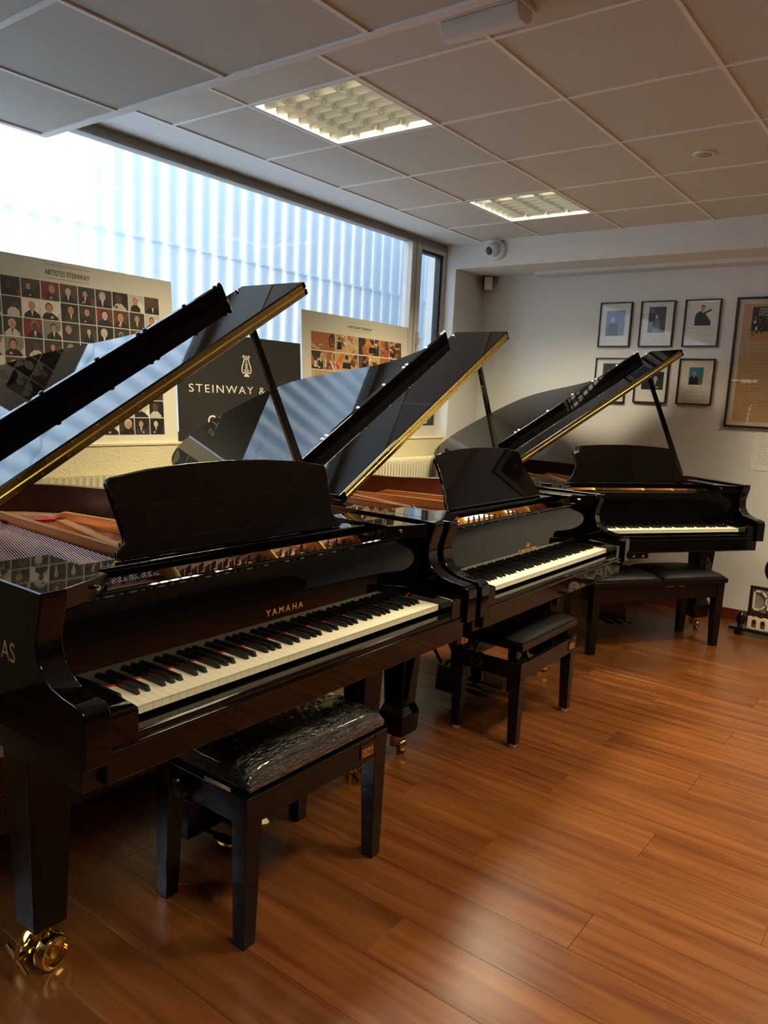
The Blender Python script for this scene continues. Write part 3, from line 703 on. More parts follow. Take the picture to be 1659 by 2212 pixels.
def piano(name, label, cx, cy, rz, K, lid_x, lid_ang, extra=0.0, leg_style='plain', inner='mahogany', leg_x=.635, fall_text=None, bump_mat='black_plastic', outline_scale=1.0, desk_shape=0, pedal_mat='brass_polished'):
    t = thing(name, label, 'piano', (cx, cy, 0), rz, 'black grand pianos')
    ZT, ZB = K + .263, K - .07
    # --- arms (cheeks) left and right
    prof = [(.50, .263), (.084, .263), (.0845, .236), (.094, .205), (.104, .172), (.1055, .140), (.097, .112), (.078, .090), (.048, .074), (.010, .065), (-.030, .061), (-.054, .056), (-.065, .045), (-.068, .030), (-.068, -.07), (.50, -.07)]
    for s in (-1, 1):
        xs = sorted((s * .75, s * .690))
        MB().prism([(y, K + z) for y, z in prof], 'x', xs[0], xs[1]).build('arm', 'lacquer', t, bevel=.004)
        xs = sorted((s * .690, s * .6145))
        MB().prism([(y, K + z) for y, z in [(-.052, -.05), (-.052, .018), (-.046, .024), (.055, .030), (.13, .034), (.13, -.05)]], 'x', xs[0], xs[1]).build('cheek_block', 'lacquer', t, bevel=.003)
    # --- rim
    e = extra
    pts = [(.75, .50), (.75, .64), (.748, .76), (.715, .87), (.63, .965), (.52, 1.05), (.43, 1.13), (.372, 1.22 + e * .3), (.325, 1.33 + e * .5), (.27, 1.47 + e * .8), (.205, 1.60 + e), (.12, 1.70 + e), (.0, 1.775 + e), (-.15, 1.835 + e), (-.30, 1.875 + e), (-.42, 1.885 + e), (-.54, 1.865 + e), (-.64, 1.80 + e), (-.71, 1.69 + e), (-.745, 1.56 + e), (-.75, 1.40), (-.75, .9), (-.75, .50)]
    O = spline(pts, 4); I = offset(O, .048); n = len(O)
    b = MB()
    vs = [(p[0], p[1], ZB) for p in O] + [(p[0], p[1], ZT) for p in O] + [(p[0], p[1], ZB) for p in I] + [(p[0], p[1], ZT) for p in I]
    b.add(vs, [(i, i + 1, n + i + 1, n + i) for i in range(n - 1)] + [(n + i, n + i + 1, 3 * n + i + 1, 3 * n + i) for i in range(n - 1)] + [(i, i + 1, 2 * n + i + 1, 2 * n + i) for i in range(n - 1)] + [(0, n, 3 * n, 2 * n), (n - 1, 2 * n - 1, 4 * n - 1, 3 * n - 1)], 0)
    o = len(b.v) - 4 * n
    for i in range(n - 1): b.f.append((2 * n + i, 2 * n + i + 1, 3 * n + i + 1, 3 * n + i)); b.m.append(1)
    b.build('rim', ['lacquer', inner], t, bevel=.003)
    for s in (-1, 1):   # inner veneer of the straight sides by the action
        MB().box(min(s * .69, s * .702), max(s * .69, s * .702), .30, .52, ZB, ZT - .02).build('inner_veneer', inner, t)
    # --- soundboard, iron plate, strings
    I2 = offset(O, .052); poly = [(p[0], p[1]) for p in I2]
    MB().prism(poly, 'z', K + .080, K + .090).build('soundboard', 'soundboard_wood', t)
    zp = K + .150
    plate_poly = [(.698, .30)] + [(p[0], p[1]) for p in offset(O, .058)] + [(-.698, .30)]
    # plate as a rim band plus webs leaves openings through which the soundboard shows
    inn = offset(O, .15); outp = offset(O, .056); m = len(O)
    pb = MB(); pb.add([(p[0], p[1], zp) for p in outp] + [(p[0], p[1], zp) for p in inn] + [(p[0], p[1], zp - .012) for p in outp] + [(p[0], p[1], zp - .035) for p in inn],
                      [(i, i + 1, m + i + 1, m + i) for i in range(m - 1)] + [(m + i, m + i + 1, 3 * m + i + 1, 3 * m + i) for i in range(m - 1)])
    plate = pb.build('iron_plate', 'bronze_plate', t, smooth=True)
    MB().box(-.688, .688, .22, .60, zp - .03, zp).build('pin_field', 'pin_block', plate)
    # treble web with round openings
    def web(hx, hy, rad, x0, x1, y0, y1):
        nn = 24; ring = [(hx + rad * math.cos(2 * math.pi * k / nn), hy + rad * math.sin(2 * math.pi * k / nn)) for k in range(nn)]
        outer = []
        for k in range(nn):
            c, s_ = math.cos(2 * math.pi * k / nn), math.sin(2 * math.pi * k / nn); q = 1 / max(abs(c), abs(s_))
            outer.append((hx + c * q * (x1 - x0) / 2, hy + s_ * q * (y1 - y0) / 2))
        wb = MB()
        for z, fl_ in ((zp, 0), (zp - .018, 1)): wb.add([(p[0], p[1], z) for p in ring + outer], [(k, (k + 1) % nn, nn + (k + 1) % nn, nn + k) for k in range(nn)])
        for P in (ring, outer): wb.add([(p[0], p[1], zp) for p in P] + [(p[0], p[1], zp - .018) for p in P], [(k, (k + 1) % nn, nn + (k + 1) % nn, nn + k) for k in range(nn)])
        wb.build('plate_web', 'bronze_plate', plate, smooth=True)
        lip = [(hx + (rad + .004) * math.cos(2 * math.pi * k / 28), hy + (rad + .004) * math.sin(2 * math.pi * k / 28), zp + .002) for k in range(29)]
        MB().tube(lip, .006, 6).build('web_rim', 'bronze_plate', plate, smooth=True)
    web(.06, 1.10, .058, -.02, .14, 1.02, 1.18); web(.055, 1.26, .055, -.02, .13, 1.18, 1.34)
    # struts
    def strut(x0, y0, x1, y1, h=.055, wd=.011):
        d = Vector((x1 - x0, y1 - y0, 0)).normalized(); nn = Vector((-d.y, d.x, 0)) * wd
        A, B = Vector((x0, y0, 0)), Vector((x1, y1, 0)); L_ = (B - A).length
        sb = MB(); prof_ = [(0, 0), (.05, h * .95), (.5, h), (L_ - .12, h), (L_, .01)]
        vs = []
        for sgn in (-1, 1):
            for s_, z in prof_: q = A + d * s_ + nn * sgn; vs.append((q.x, q.y, zp - .005 + z))
            for s_, z in reversed(prof_): q = A + d * s_ + nn * sgn; vs.append((q.x, q.y, zp - .012))
        N = 10
        sb.add(vs, [tuple(range(N))[::-1], tuple(range(N, 2 * N))] + [(i, (i + 1) % N, N + (i + 1) % N, N + i) for i in range(N)])
        st = sb.build('strut', 'bronze_plate', plate, bevel=.003)
        q0 = A + d * .0; q1 = A + d * .06
        eb = MB(); eb.tube([(q0.x, q0.y, zp + .004), (q1.x, q1.y, zp - .002 + h)], .0075, 6); eb.build('strut_edge', 'plate_edge', st, smooth=True)
    for (a_, c_, d_, f_) in ((-.21, .325, -.13, 1.55 + e), (.17, .325, .02, 1.45), (.40, .325, .22, 1.25), (.60, .325, .50, .98), (-.52, .325, -.58, 1.4)): strut(a_, c_, d_, f_)
    strut(-.19, .60, -.05, 1.28, .058, .018)
    MB().box(-.69, .60, .600, .625, zp, zp + .012).build('red_felt', 'red_felt', plate)
    rf = MB(); rf.add([(-.16, 1.36 + e, zp + .024), (.03, 1.28 + e, zp + .024), (.035, 1.315 + e, zp + .024), (-.155, 1.40 + e, zp + .024), (-.16, 1.36 + e, zp), (.03, 1.28 + e, zp), (.035, 1.315 + e, zp), (-.155, 1.40 + e, zp)],
                      [(0, 1, 2, 3), (0, 1, 5, 4), (1, 2, 6, 5), (2, 3, 7, 6), (3, 0, 4, 7)]); rf.build('red_felt', 'red_felt', plate)
    sb = MB()
    def strip(p, q, r_):
        p, q = Vector(p), Vector(q); d = (q - p).normalized(); u = d.cross(Vector((0, 0, 1))).normalized() * r_; w_ = Vector((0, 0, r_))
        sb.add([p + u, p + w_, p - u, q + u, q + w_, q - u], [(0, 1, 4, 3), (1, 2, 5, 4)])
    for i in range(150):
        f = i / 149
        xa = -.66 + 1.30 * f
        if f < .34:  # overstrung bass
            strip((xa, .40, zp + .012), (-.25 + f * 1.15, 1.62 + e - f * .5, zp + .014), .0016)
        else:
            g = (f - .34) / .66; strip((xa, .40, zp + .010), (-.60 + .02 * g + g * 1.18, (1.58 + e) * (1 - g) ** 1.0 + .78 * g, zp + .006), .0009)
    st = sb.build('strings', 'string', plate); st['kind'] = 'stuff'
    tp = MB(); rr = random.Random(3)
    for i in range(84):
        x = -.66 + 1.31 * i / 83
        for k_ in range(2):
            y = .365 + k_ * .028 + (i % 3) * .012 + (.06 if x < -.2 else 0)
            tp.frustum(x, y, zp, zp + .022, .0026, .0026, .0022, .0022)
    tpo = tp.build('tuning_pins', 'pin_steel', plate); tpo['kind'] = 'stuff'
    ag = MB()
    for i in range(60): ag.frustum(-.10 + i * .011, .585, zp, zp + .02, .003, .004, .002, .003)
    ago = ag.build('agraffes', 'brass', plate); ago['kind'] = 'stuff'
    for (x, y) in ((-.13, .52), (.05, .53), (-.17, 1.50 + e), (.12, 1.42)):
        MB().lathe([(.016, 0), (.016, .008), (.011, .02), (.004, .024)], (x, y, zp), n=12).build('plate_bolt', 'chrome', plate, smooth=True)
    # --- keybed, keyslip, fallboard
    MB().box(-.735, .735, -.030, .42, K - .135, ZB).build('keybed', 'lacquer_satin', t, bevel=.003)
    MB().box(-.69, .69, -.018, .40, ZB - .002, K - .045).build('key_frame', 'lacquer_satin', t)
    MB().box(-.692, .692, -.050, -.014, K - .128, K - .030).build('keyslip', 'lacquer', t, bevel=.006, seg=3)
    MB().tube([(-.690, -.052, K - .052), (.690, -.052, K - .052)], .0055, 10).build('keyslip_bead', 'lacquer', t, smooth=True)
    MB().prism([(.134, K + .004), (.147, K + .004), (.150, K + .110), (.186, K + .195), (.186, K + .213), (.168, K + .213), (.160, K + .200), (.150, K + .178), (.141, K + .155), (.136, K + .130), (.134, K + .110)], 'x', -.689, .689).build('fallboard', 'lacquer', t, bevel=.003)
    MB().tube([(-.688, .166, K + .208), (.688, .166, K + .208)], .007, 8).build('fallboard_rail', 'lacquer', t, smooth=True)
    fr_ = MB().tube(spline([(.600, .131, K + .003), (.612, .127, K + .014), (.628, .122, K + .024), (.650, .118, K + .027)], 4), .0016, 6) if desk_shape != 1 else None
    if fr_: fr_.build('felt_ribbon', 'red_felt', t, smooth=True)
    MB().box(-.613, .613, .1318, .1375, K + .0005, K + .0035).build('name_felt', 'red_felt', t)
    for i in range(52):
        x = -.6125 + (i + .5) * WK
        inst('white_key', WKM, t, (x, 0, K))
        if i < 51 and i % 7 in (0, 2, 3, 5, 6):
            off = {0: .0, 2: -.0022, 3: .0022, 5: -.0025, 6: .0}[i % 7]
            inst('black_key', BKM, t, (x + WK / 2 + off, 0, K))
    # --- music desk
    zd = K + .246
    MB().box(-.545, .545, .265, .335, zd - .030, zd).build('desk_rail', 'lacquer', t, bevel=.004)
    for s in (-1, 1):
        P = [(s * .688, .115), (s * .535, .180), (s * .525, .45), (s * .688, .45)]
        MB().prism(P, 'z', zd - .040, zd + .008).build('desk_shelf', 'lacquer', t, bevel=.003)
        MB().lathe([(.006, 0), (.006, .012), (.001, .014)], (s * .58, .160, zd - .012), (0, -1, 0), 12).build('desk_knob', 'chrome', t, smooth=True)
    half = [(.0, .245), (.15, .241), (.29, .231), (.405, .214), (.418, .208), (.421, .198), (.417, .165), (.411, .125), (.405, .085), (.401, .055), (.404, .040), (.416, .030), (.430, .022), (.434, .0)]
    if desk_shape == 1: half = [(0, .276), (.15, .272), (.28, .262), (.365, .248), (.380, .240), (.386, .228), (.384, .20), (.386, .165), (.395, .12), (.410, .07), (.430, .03), (.437, 0)]
    if desk_shape == 2: half = [(0, .246), (.18, .242), (.30, .233), (.37, .224), (.386, .216), (.388, .20), (.384, .17), (.376, .13), (.385, .095), (.41, .05), (.445, .015), (.455, 0)]
    P = [(x, z) for x, z in half] + [(-x, z) for x, z in reversed(half[1:])]
    tl = math.atan2((.077, .118, .088)[desk_shape], .21)
    MB().prism(P, 'y', -.007, .007).build('music_desk', 'lacquer', t, bevel=.004, loc=(0, .300, zd + .003), rot=(-tl, 0, 0))
    MB().tube([(-.42, .296, zd + .006), (.42, .296, zd + .006)], .005, 8).build('desk_ledge', 'lacquer', t, smooth=True)
    for s in (-1, 1):
        MB().tube([(s * .30, .312, zd + .03), (s * .30, .335, zd)], .004).build('desk_hinge', 'chrome', t, smooth=True)
    # --- lid
    Y0 = .585; LW = 1.497
    lo = [(p[0] - lid_x, p[1]) for p in offset(O, -.012)]
    lo = [q for q in lo if q[1] > .66]
    lo = [(LW, Y0)] + [(min(q[0], LW), q[1]) for q in lo if True]
    lo = lo + [(-.004, Y0)]
    lo = [(max(q[0], -.004), q[1]) for q in lo]
    ang = R(lid_ang)
    lid = MB().prism(lo, 'z', 0, .022).build('lid', 'lacquer', t, bevel=.004, loc=(lid_x, 0, ZT + .002), rot=(0, -ang, 0))
    fl_ = MB().box(.0, LW, Y0, Y0 + .322, .024, .046).build('lid_flap', 'lacquer', lid, bevel=.004)
    lip = MB().box(.07, 1.388, Y0 + .300, Y0 + .322, .046, .098).build('flap_lip', 'lacquer', fl_ if False else lid, bevel=.003)
    bm_ = BUMP.mesh('bumper', bump_mat, True)
    for s_ in (.12, .30, .33, .58, .80, .98, 1.01, 1.20, 1.36, 1.385): inst('bumper', bm_, lid, (s_, Y0 + .311, .098))
    hg = MB(); hg.box(.03, LW - .02, Y0 - .0022, Y0, .004, .0215); hg.box(.03, LW - .02, Y0 - .0022, Y0, .0245, .042); hg.tube([(.03, Y0 - .003, .023), (LW - .02, Y0 - .003, .023)], .0034, 8)
    hb = hg.build('lid_hinge', 'brass', lid, smooth=True)
    k_ = .06
    while k_ < LW - .04:
        inst('screw', SCREW, lid, (k_, Y0 - .0022, .010), (R(90), 0, 0)); inst('screw', SCREW, lid, (k_ + .03, Y0 - .0022, .036), (R(90), 0, 0)); k_ += .088
    MB().lathe([(.006, 0), (.007, .006), (.003, .010)], (1.44, Y0 + .30, .046), n=10).build('lid_button', 'chrome', lid, smooth=True)
    # --- prop stick
    xt = .335; zt = ZT + math.tan(ang) * (xt - lid_x) - .004
    pr = MB(); A = Vector((.690, .655, ZT - .01)); B = Vector((xt, .655, zt)); d = (B - A).normalized(); nn = Vector((d.z, 0, -d.x))
    vs = []
    for q, hw in ((A, .019), (B, .012)):
        for sx, sy in ((-1, -1), (1, -1), (1, 1), (-1, 1)): v_ = q + nn * hw * sx + Vector((0, .009 * sy, 0)); vs.append(tuple(v_))
    pr.add(vs, [(0, 1, 2, 3), (4, 5, 6, 7), (0, 1, 5, 4), (1, 2, 6, 5), (2, 3, 7, 6), (3, 0, 4, 7)])
    pr.build('lid_prop', 'lacquer', t, bevel=.003)
    MB().box(.665, .715, .63, .68, ZT - .02, ZT + .006).build('prop_socket', 'brass', t, bevel=.002)
    # --- legs and casters
    for (x, y) in ((-leg_x, .325), (leg_x, .325), (-.36, 1.62 + e)):
        zb = ZB if y > 1 else K - .135
        if leg_style == 'plain':
            lg = MB().frustum(x, y, .115, zb, .043, .043, .060, .060).build('leg', 'black_wood', t, bevel=.005)
            MB().box(x - .075, x + .075, y - .075, y + .075, zb - .025, zb).build('leg_plate', 'lacquer', t, bevel=.004)
            cst = MB()
            axv = Vector((.20, -.98, 0))
            for s in (-1, 1):
                cc = Vector((x, y, .044)) + axv * (s * .014); cst.lathe([(.026, 0), (.040, .002), (.044, .006), (.044, .030), (.041, .034), (.036, .034), (.034, .024), (.016, .022), (.014, .030), (.004, .031)], cc, axv * s, 24)
            cs = cst.build('caster', 'brass_polished', lg, smooth=True)
            hb_ = MB(); hb_.lathe([(.010, -.03), (.010, .03)], (x, y, .044), axv, 12); hb_.lathe([(.020, .060), (.026, .085), (.030, .118)], (x, y, 0), (0, 0, 1), 14)
            hb_.tube([(x - .020, y - .004, .060), (x - .075, y - .020, .062)], .009); hb_.tube([(x - .078, y + .022, .082), (x - .074, y - .062, .042)], .006); hb_.tube([(x - .082, y - .022, .024), (x - .072, y - .020, .100)], .006)
            hb_.build('brake_lever', 'brass_polished', lg, smooth=True)
        else:
            lg = MB().frustum(x, y, .215, zb - .05, .046, .046, .060, .060).build('leg', 'lacquer', t, bevel=.004)
            ft = MB(); ft.frustum(x, y, .180, .216, .060, .060, .046, .046); ft.frustum(x, y, .100, .180, .056, .056, .060, .060); ft.frustum(x, y, .085, .100, .042, .042, .056, .056)
            ft.build('leg_foot', 'lacquer', lg, bevel=.003)
            br = MB(); br.frustum(x, y, zb - .05, zb, .062, .062, .105, .080); br.build('leg_bracket', 'lacquer', t, bevel=.003)
            cs = MB(); cs.lathe([(.018, -.014), (.030, -.013), (.032, -.008), (.032, .008), (.030, .013), (.018, .014)], (x + .012, y - .008, .032), (.85, -.5, 0), 22)
            cs.build('caster', 'brass_polished', lg, smooth=True)
            fk = MB(); fk.lathe([(.030, .088), (.028, .070), (.012, .062)], (x, y, 0), n=14)
            dv = Vector((.85, -.5, 0)).normalized()
            for s in (-1, 1):
                q = Vector((x, y, 0)) + dv * (.017 * s); fk.frustum(q.x, q.y, .030, .072, .010, .010, .014, .014)
            fk.build('caster_fork', 'brass', lg, smooth=True)
    # --- pedal lyre
    ly = MB()
    for s in (-1, 1): ly.frustum(s * .075, .43, .19, K - .135, .020, .016, .017, .014)
    ly.box(-.13, .13, .38, .50, K - .158, K - .135)
    lyo = ly.build('pedal_lyre', 'lacquer', t, bevel=.004)
    MB().frustum(0, .44, .075, .195, .135, .058, .125, .055).build('pedal_box', 'lacquer', lyo, bevel=.004)
    for s in (-1, 0, 1):
        pd = MB(); pts_ = [(-.008, .40), (-.010, .33), (-.020, .305), (-.023, .275), (-.016, .252), (0, .244), (.016, .252), (.023, .275), (.020, .305), (.010, .33), (.008, .40)]
        pd.prism([(s * .072 + p[0], p[1]) for p in pts_], 'z', .085, .095); pd.build('pedal', pedal_mat, lyo, bevel=.003)
    for s in (-1, 1):
        MB().tube([(s * .06, .50, .16), (s * .10, .80, K - .13)], .008, 8).build('brace_rod', 'lacquer', lyo, smooth=True)
    for s in (-1, 0, 1):
        MB().tube([(s * .03, .445, .19), (s * .03, .445, K - .14)], .004, 6).build('pedal_rod', 'brass', lyo, smooth=True)
    return t

p1 = piano('grand_piano', 'nearest black grand piano with wide plain music desk above its keys', -.887, -1.299, 0, .757, -.735, 31.16, extra=.04, inner='mahogany_dark', leg_x=.63)
p2 = piano('grand_piano', 'middle black grand piano with small gold crown above the keys', .692, -1.276, R(-.3), .742, -.765, 30.8, leg_style='spade', inner='mahogany', leg_x=.665, bump_mat='white_plastic', desk_shape=1, pedal_mat='lacquer_satin')
p3 = piano('grand_piano', 'farthest black grand piano turned towards the corner behind the double bench', 2.168, -1.258, -.5911, .742, -.705, 32.8, extra=.06, leg_style='spade', inner='mahogany_dark', leg_x=.64, bump_mat='white_plastic', desk_shape=2, pedal_mat='lacquer_satin')
cb = MB().box(-.20, -.05, -.005, .12, .742 - .172, .742 - .136).build('control_box', 'lacquer_satin', p3, bevel=.003)
for xx in (-.16, -.095): MB().lathe([(.009, 0), (.009, .010), (.006, .012)], (xx, -.005, .742 - .154), (0, -1, 0), 12).build('control_knob', 'chrome', cb, smooth=True)
# lettering on the fallboards and the side
def fall_letter(t, K, s_, x, z, size, width, mt='gold_letter', name='lettering', bold=0, spacing=1.0):
    me = text_mesh(s_, mt, size, width, bold=bold, spacing=spacing, depth=.0004)
    return inst(name, me, t, (x, .1334, K + z), (R(90), 0, 0))
fall_letter(p1, .757, 'YAMAHA', 0.004, .066, .026, .150, spacing=1.5, bold=.0003)
fall_letter(p2, .742, 'C.BECHSTEIN', .0, .045, .021, .175, bold=.0004)
cr = MB()
cr.add([(-.012, 0, 0), (.012, 0, 0), (.013, .004, 0), (-.013, .004, 0)], [(0, 1, 2, 3)])
for a_ in (-.014, -.007, 0, .007, .014): cr.add([(a_ * .8 - .0025, .004, 0), (a_ * .8 + .0025, .004, 0), (a_ + .001, .016 - abs(a_) * .25, 0), (a_ - .001, .016 - abs(a_) * .25, 0)], [(0, 1, 2, 3)])
for a_ in (-.014, -.007, 0, .007, .014): cr.add([(q[0], q[1], 0) for q in ell(a_, .018 - abs(a_) * .25, .0022, .0022, 8)], [tuple(range(8))])
z = .068
inst('crown_emblem', cr.mesh('crown_emblem', 'gold_letter'), p2, (0, .1332, .742 + z), (R(90), 0, 0))
inst('lettering', text_mesh('DELMAS', 'gold_letter', .062, .19, depth=.0004), p1, (-.7506, .285, .757 + .090), (R(90), 0, R(-90)))

# ================================================================== benches
def leg4(t, hx, hy, z1, a_top, a_bot, m, feet=None, taper_in=True):
    for sx in (-1, 1):
        for sy in (-1, 1):
            z0 = .016 if feet else 0
            cx, cy = sx * (hx - a_top), sy * (hy - a_top); k_ = (a_top - a_bot)
            # outer faces stay upright, inner faces taper
            b = MB().frustum(cx + sx * k_ * .5, cy + sy * k_ * .5, z0, z1, a_bot, a_bot, a_top, a_top, dx=-sx * k_ * .5, dy=-sy * k_ * .5)
            lg = b.build('leg', m, t, bevel=.003)
            if feet: MB().lathe([(.013, 0), (.015, .003), (.015, .018)], (cx + sx * k_ * .5, cy + sy * k_ * .5, 0), n=16).build('foot_cap', feet, lg, smooth=True)
def cushion(w, d, z0, z1, puff, nx=26, ny=16, seed=None, wr=0.0, x0=0.0):
    r = random.Random(seed); b = MB(); vs = []; fs = []
    N = nx * ny
    for j in range(ny):
        for i in range(nx):
            u, v_ = -1 + 2 * i / (nx - 1), -1 + 2 * j / (ny - 1)
            e = (1 - abs(u) ** 8) * (1 - abs(v_) ** 8); dome = (1 - u * u * .85) * (1 - v_ * v_ * .85)
            z = z0 + (z1 - z0) * (.35 + .65 * e ** .5) + puff * dome
            f = 1 - .02 * (1 - e ** .5)
            vs.append((x0 + u * w / 2 * f, v_ * d / 2 * f, z + (r.uniform(-wr, wr) if wr else 0)))
    for j in range(ny - 1):
        for i in range(nx - 1): fs.append((j * nx + i, j * nx + i + 1, (j + 1) * nx + i + 1, (j + 1) * nx + i))
    ring = [i for i in range(nx)] + [j * nx + nx - 1 for j in range(1, ny)] + [(ny - 1) * nx + i for i in range(nx - 2, -1, -1)] + [j * nx for j in range(ny - 2, 0, -1)]
    o = len(vs)
    for q in ring: vs.append((vs[q][0], vs[q][1], z0))
    n = len(ring)
    for i in range(n): fs.append((ring[i], ring[(i + 1) % n], o + (i + 1) % n, o + i))
    fs.append(tuple(range(o, o + n)))
    b.add(vs, fs); return b
def shop_tag(t, x, y, z):
    MB().box(x - .035, x + .035, y - .0014, y, z - .022, z + .022).build('shop_tag', 'tag_black', t)
    inst('lettering', text_mesh('DELMAS', 'tag_orange', .022, .052), t, (x - .003, y - .0022, z - .006), (R(90), 0, 0))
    inst('lettering', text_mesh('MUSIQUE', 'tag_orange', .010, .052), t, (x - .003, y - .0022, z - .017), (R(90), 0, 0))

# bench wrapped in plastic
t = thing('piano_bench', 'black piano bench with seat wrapped in crinkled clear plastic', 'bench', (-.877, -1.147, 0), 0, 'black piano benches')
leg4(t, .295, .185, .425, .030, .021, 'black_wood')
b = MB(); b.box(-.27, .27, -.182, -.160, .345, .422); b.box(-.27, .27, .160, .182, .345, .422); b.box(-.292, -.270, -.16, .16, .345, .422); b.box(.270, .292, -.16, .16, .345, .422)
b.build('apron', 'black_wood', t, bevel=.003)
MB().box(-.268, .268, -.158, .158, .405, .437).build('seat_board', 'black_wood', t)
cs = cushion(.575, .365, .437, .498, .022, 60, 40, 5, .0012).build('seat_cushion', 'plastic_wrap', t, smooth=True)
MB().lathe([(.026, 0), (.026, .03), (.018, .036)], (-.292, .05, .385), (-1, 0, 0), 16).build('height_knob', 'black_plastic', t, smooth=True)
MB().lathe([(.026, 0), (.026, .03), (.018, .036)], (.292, .05, .385), (1, 0, 0), 16).build('height_knob', 'black_plastic', t, smooth=True)
MB().box(-.2935, -.2925, -.12, -.02, .424, .434).build('maker_label', 'paper', t)
shop_tag(t, .20, -.1835, .385)
# adjustable bench, seat raised
t = thing('piano_bench', 'black adjustable piano bench with raised flat seat and pale foot tips', 'bench', (.668, -1.140, 0), 0, 'black piano benches')
leg4(t, .285, .165, .375, .028, .020, 'black_wood', 'alu_paint')
b = MB(); b.box(-.26, .26, -.162, -.140, .300, .370); b.box(-.26, .26, .140, .162, .300, .370); b.box(-.282, -.260, -.14, .14, .300, .370); b.box(.260, .282, -.14, .14, .300, .370)
b.build('apron', 'black_wood', t, bevel=.003)
for s in (-1, 1):
    for yy in (-.11, .11):
        b = MB(); b.frustum(s * .19, yy, .33, .425, .020, .004, .012, .004, dx=s * -.08); b.build('scissor_arm', 'black_plastic', t)
        b = MB(); b.frustum(s * .10, yy + .01, .33, .425, .020, .004, .012, .004, dx=s * .08); b.build('scissor_arm', 'black_plastic', t)
MB().box(-.285, .285, -.165, .165, .425, .455).build('seat_board', 'black_wood', t, bevel=.005)
cushion(.560, .32, .455, .474, .012, 24, 16).build('seat_cushion', 'leather', t, smooth=True)
for s in (-1, 1): MB().lathe([(.028, 0), (.028, .035), (.020, .042)], (s * .283, .03, .355), (s, 0, 0), 16).build('height_knob', 'black_plastic', t, smooth=True)
shop_tag(t, .235, -.1635, .338)
# double bench
ux, uy = math.cos(-.5911), math.sin(-.5911); vx, vy = -uy, ux
t = thing('piano_bench', 'wide black double bench with two leather cushions before the farthest piano', 'bench', (2.168 + .05 * ux + .145 * vx, -1.258 + .05 * uy + .145 * vy, 0), -.5911, 'black piano benches')
leg4(t, .475, .178, .41, .030, .021, 'black_wood')
b = MB(); b.box(-.45, .45, -.172, -.150, .315, .41); b.box(-.45, .45, .150, .172, .315, .41); b.box(-.470, -.445, -.15, .15, .315, .41); b.box(.445, .470, -.15, .15, .315, .41)
b.build('apron', 'black_wood', t, bevel=.003)
MB().box(-.487, .487, -.190, .190, .408, .440).build('seat_board', 'black_wood', t, bevel=.007)
for s in (-1, 1): cushion(.465, .36, .440, .466, .016, 26, 18, x0=s * .240).build('seat_cushion', 'leather', t, smooth=True)
b = MB(); b.box(.03, .10, -.1735, -.172, .395, .399); b.box(.13, .17, -.1735, -.172, .395, .399); b.build('latch_plate', 'chrome', t)

# ================================================================== carton and floor sign
t = thing('cardboard_box', 'long brown cardboard carton lying under the nearest piano', 'box', (-1.30, -.363, 0))
MB().box(-.62, .655, 0, .30, 0, .265).build('carton', 'cardboard', t, bevel=.003)
MB().box(-.62, .655, -.0008, .30, .128, .134).build('flap_seam', 'dark_gap', t)
inst('lettering', text_mesh('E:1P', 'pen_ink', .026, .062), t, (-.005, -.0012, .070), (R(90), 0, 0))
inst('handwriting', scribble([(-.05, .0, .045, .004)], 4, th=.002).mesh('handwriting', 'pen_ink'), t, (0, -.0012, 0), (R(90), 0, 0))

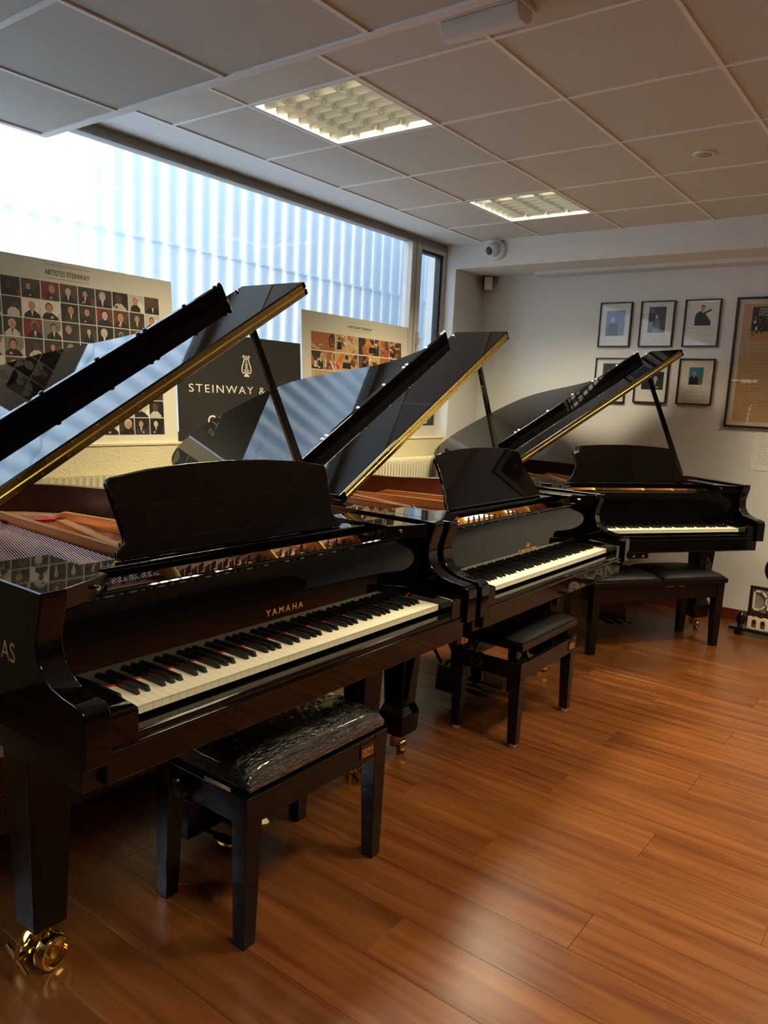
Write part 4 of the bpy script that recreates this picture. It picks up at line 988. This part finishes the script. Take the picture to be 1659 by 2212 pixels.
t = thing('logo_sign', 'black floor sign with cream cutout letters standing by the baseboard', 'sign', (2.985, -1.555, 0), R(-90))   # local x to the right, -y to the room
MB().box(-.005, .80, -.04, .06, .032, .052).build('plinth', 'lacquer_satin', t, bevel=.003)
for xx in (.03, .72): MB().box(xx, xx + .045, -.035, .055, 0, .032).build('plinth_foot', 'lacquer_satin', t, bevel=.002)
b = MB(); fr0, fr1, fz0, fz1 = .092, .74, .150, .338
b.box(fr0, fr1, .0, .012, fz1 - .020, fz1); b.box(fr0, fr0 + .018, .0, .012, .052, fz1 - .02); b.box(fr1 - .018, fr1, .0, .012, .052, fz1 - .02); b.box(fr0, fr1, .0, .012, .155, .168)
b.build('sign_frame', 'black_plastic', t, bevel=.003)
MB().box(fr0 + .018, fr1 - .018, .004, .008, .168, fz1 - .02).build('sign_panel', 'sign_grey', t)
def outline_letter(segs, x, z, s, wd=.010):
    b = MB()
    for P in segs:
        for p, q in zip(P[:-1], P[1:]):
            p, q = Vector((x + p[0] * s, z + p[1] * s)), Vector((x + q[0] * s, z + q[1] * s)); d = (q - p).normalized(); n = Vector((-d.y, d.x)) * wd / 2; p = p - d * wd / 2; q = q + d * wd / 2
            b.prism([tuple(p + n), tuple(p - n), tuple(q - n), tuple(q + n)], 'y', -.004, .004)
    return b
LT = {'D': [[(0, 0), (0, 1), (.35, 1), (.62, .72), (.62, .28), (.35, 0), (0, 0)]], 'E': [[(.5, 0), (0, 0), (0, 1), (.5, 1)], [(0, .5), (.4, .5)]], 'L': [[(0, 1), (0, 0), (.48, 0)]],
      'M': [[(0, 0), (0, 1), (.35, .5), (.7, 1), (.7, 0)]], 'A': [[(0, 0), (.32, 1), (.64, 0)], [(.14, .35), (.5, .35)]], 'S': [[(.52, 1), (0, 1), (0, .52), (.52, .52), (.52, 0), (0, 0)]]}
x = .122
for ch_ in 'DELMAS':
    outline_letter(LT[ch_], x, .184, .122).build('letter', 'sign_cream', t); x += {'D': .088, 'M': .1}.get(ch_, .078)
inst('lettering', text_mesh('musique', 'sign_cream', .165, .62, bold=.0035, depth=.006), t, (.412, -.012, .058), (R(90), 0, 0))
MB().box(.098, .73, -.014, -.002, .052, .058).build('letter_rail', 'sign_cream', t)
MB().lathe([(.014, 0), (.020, .004), (.012, .012), (.022, .022), (.030, .045), (.029, .070), (.020, .088), (.008, .098), (.001, .101)], (.055, .012, .052), n=20).build('finial', 'lacquer_satin', t, smooth=True)
MB().lathe([(.10, -.008), (.105, -.004), (.105, .004), (.10, .008)], (.268, .006, .462), (0, 1, 0), 36).build('disc', 'black_plastic', t, smooth=True)
MB().box(.258, .278, .0, .012, fz1, .37).build('disc_post', 'black_plastic', t)
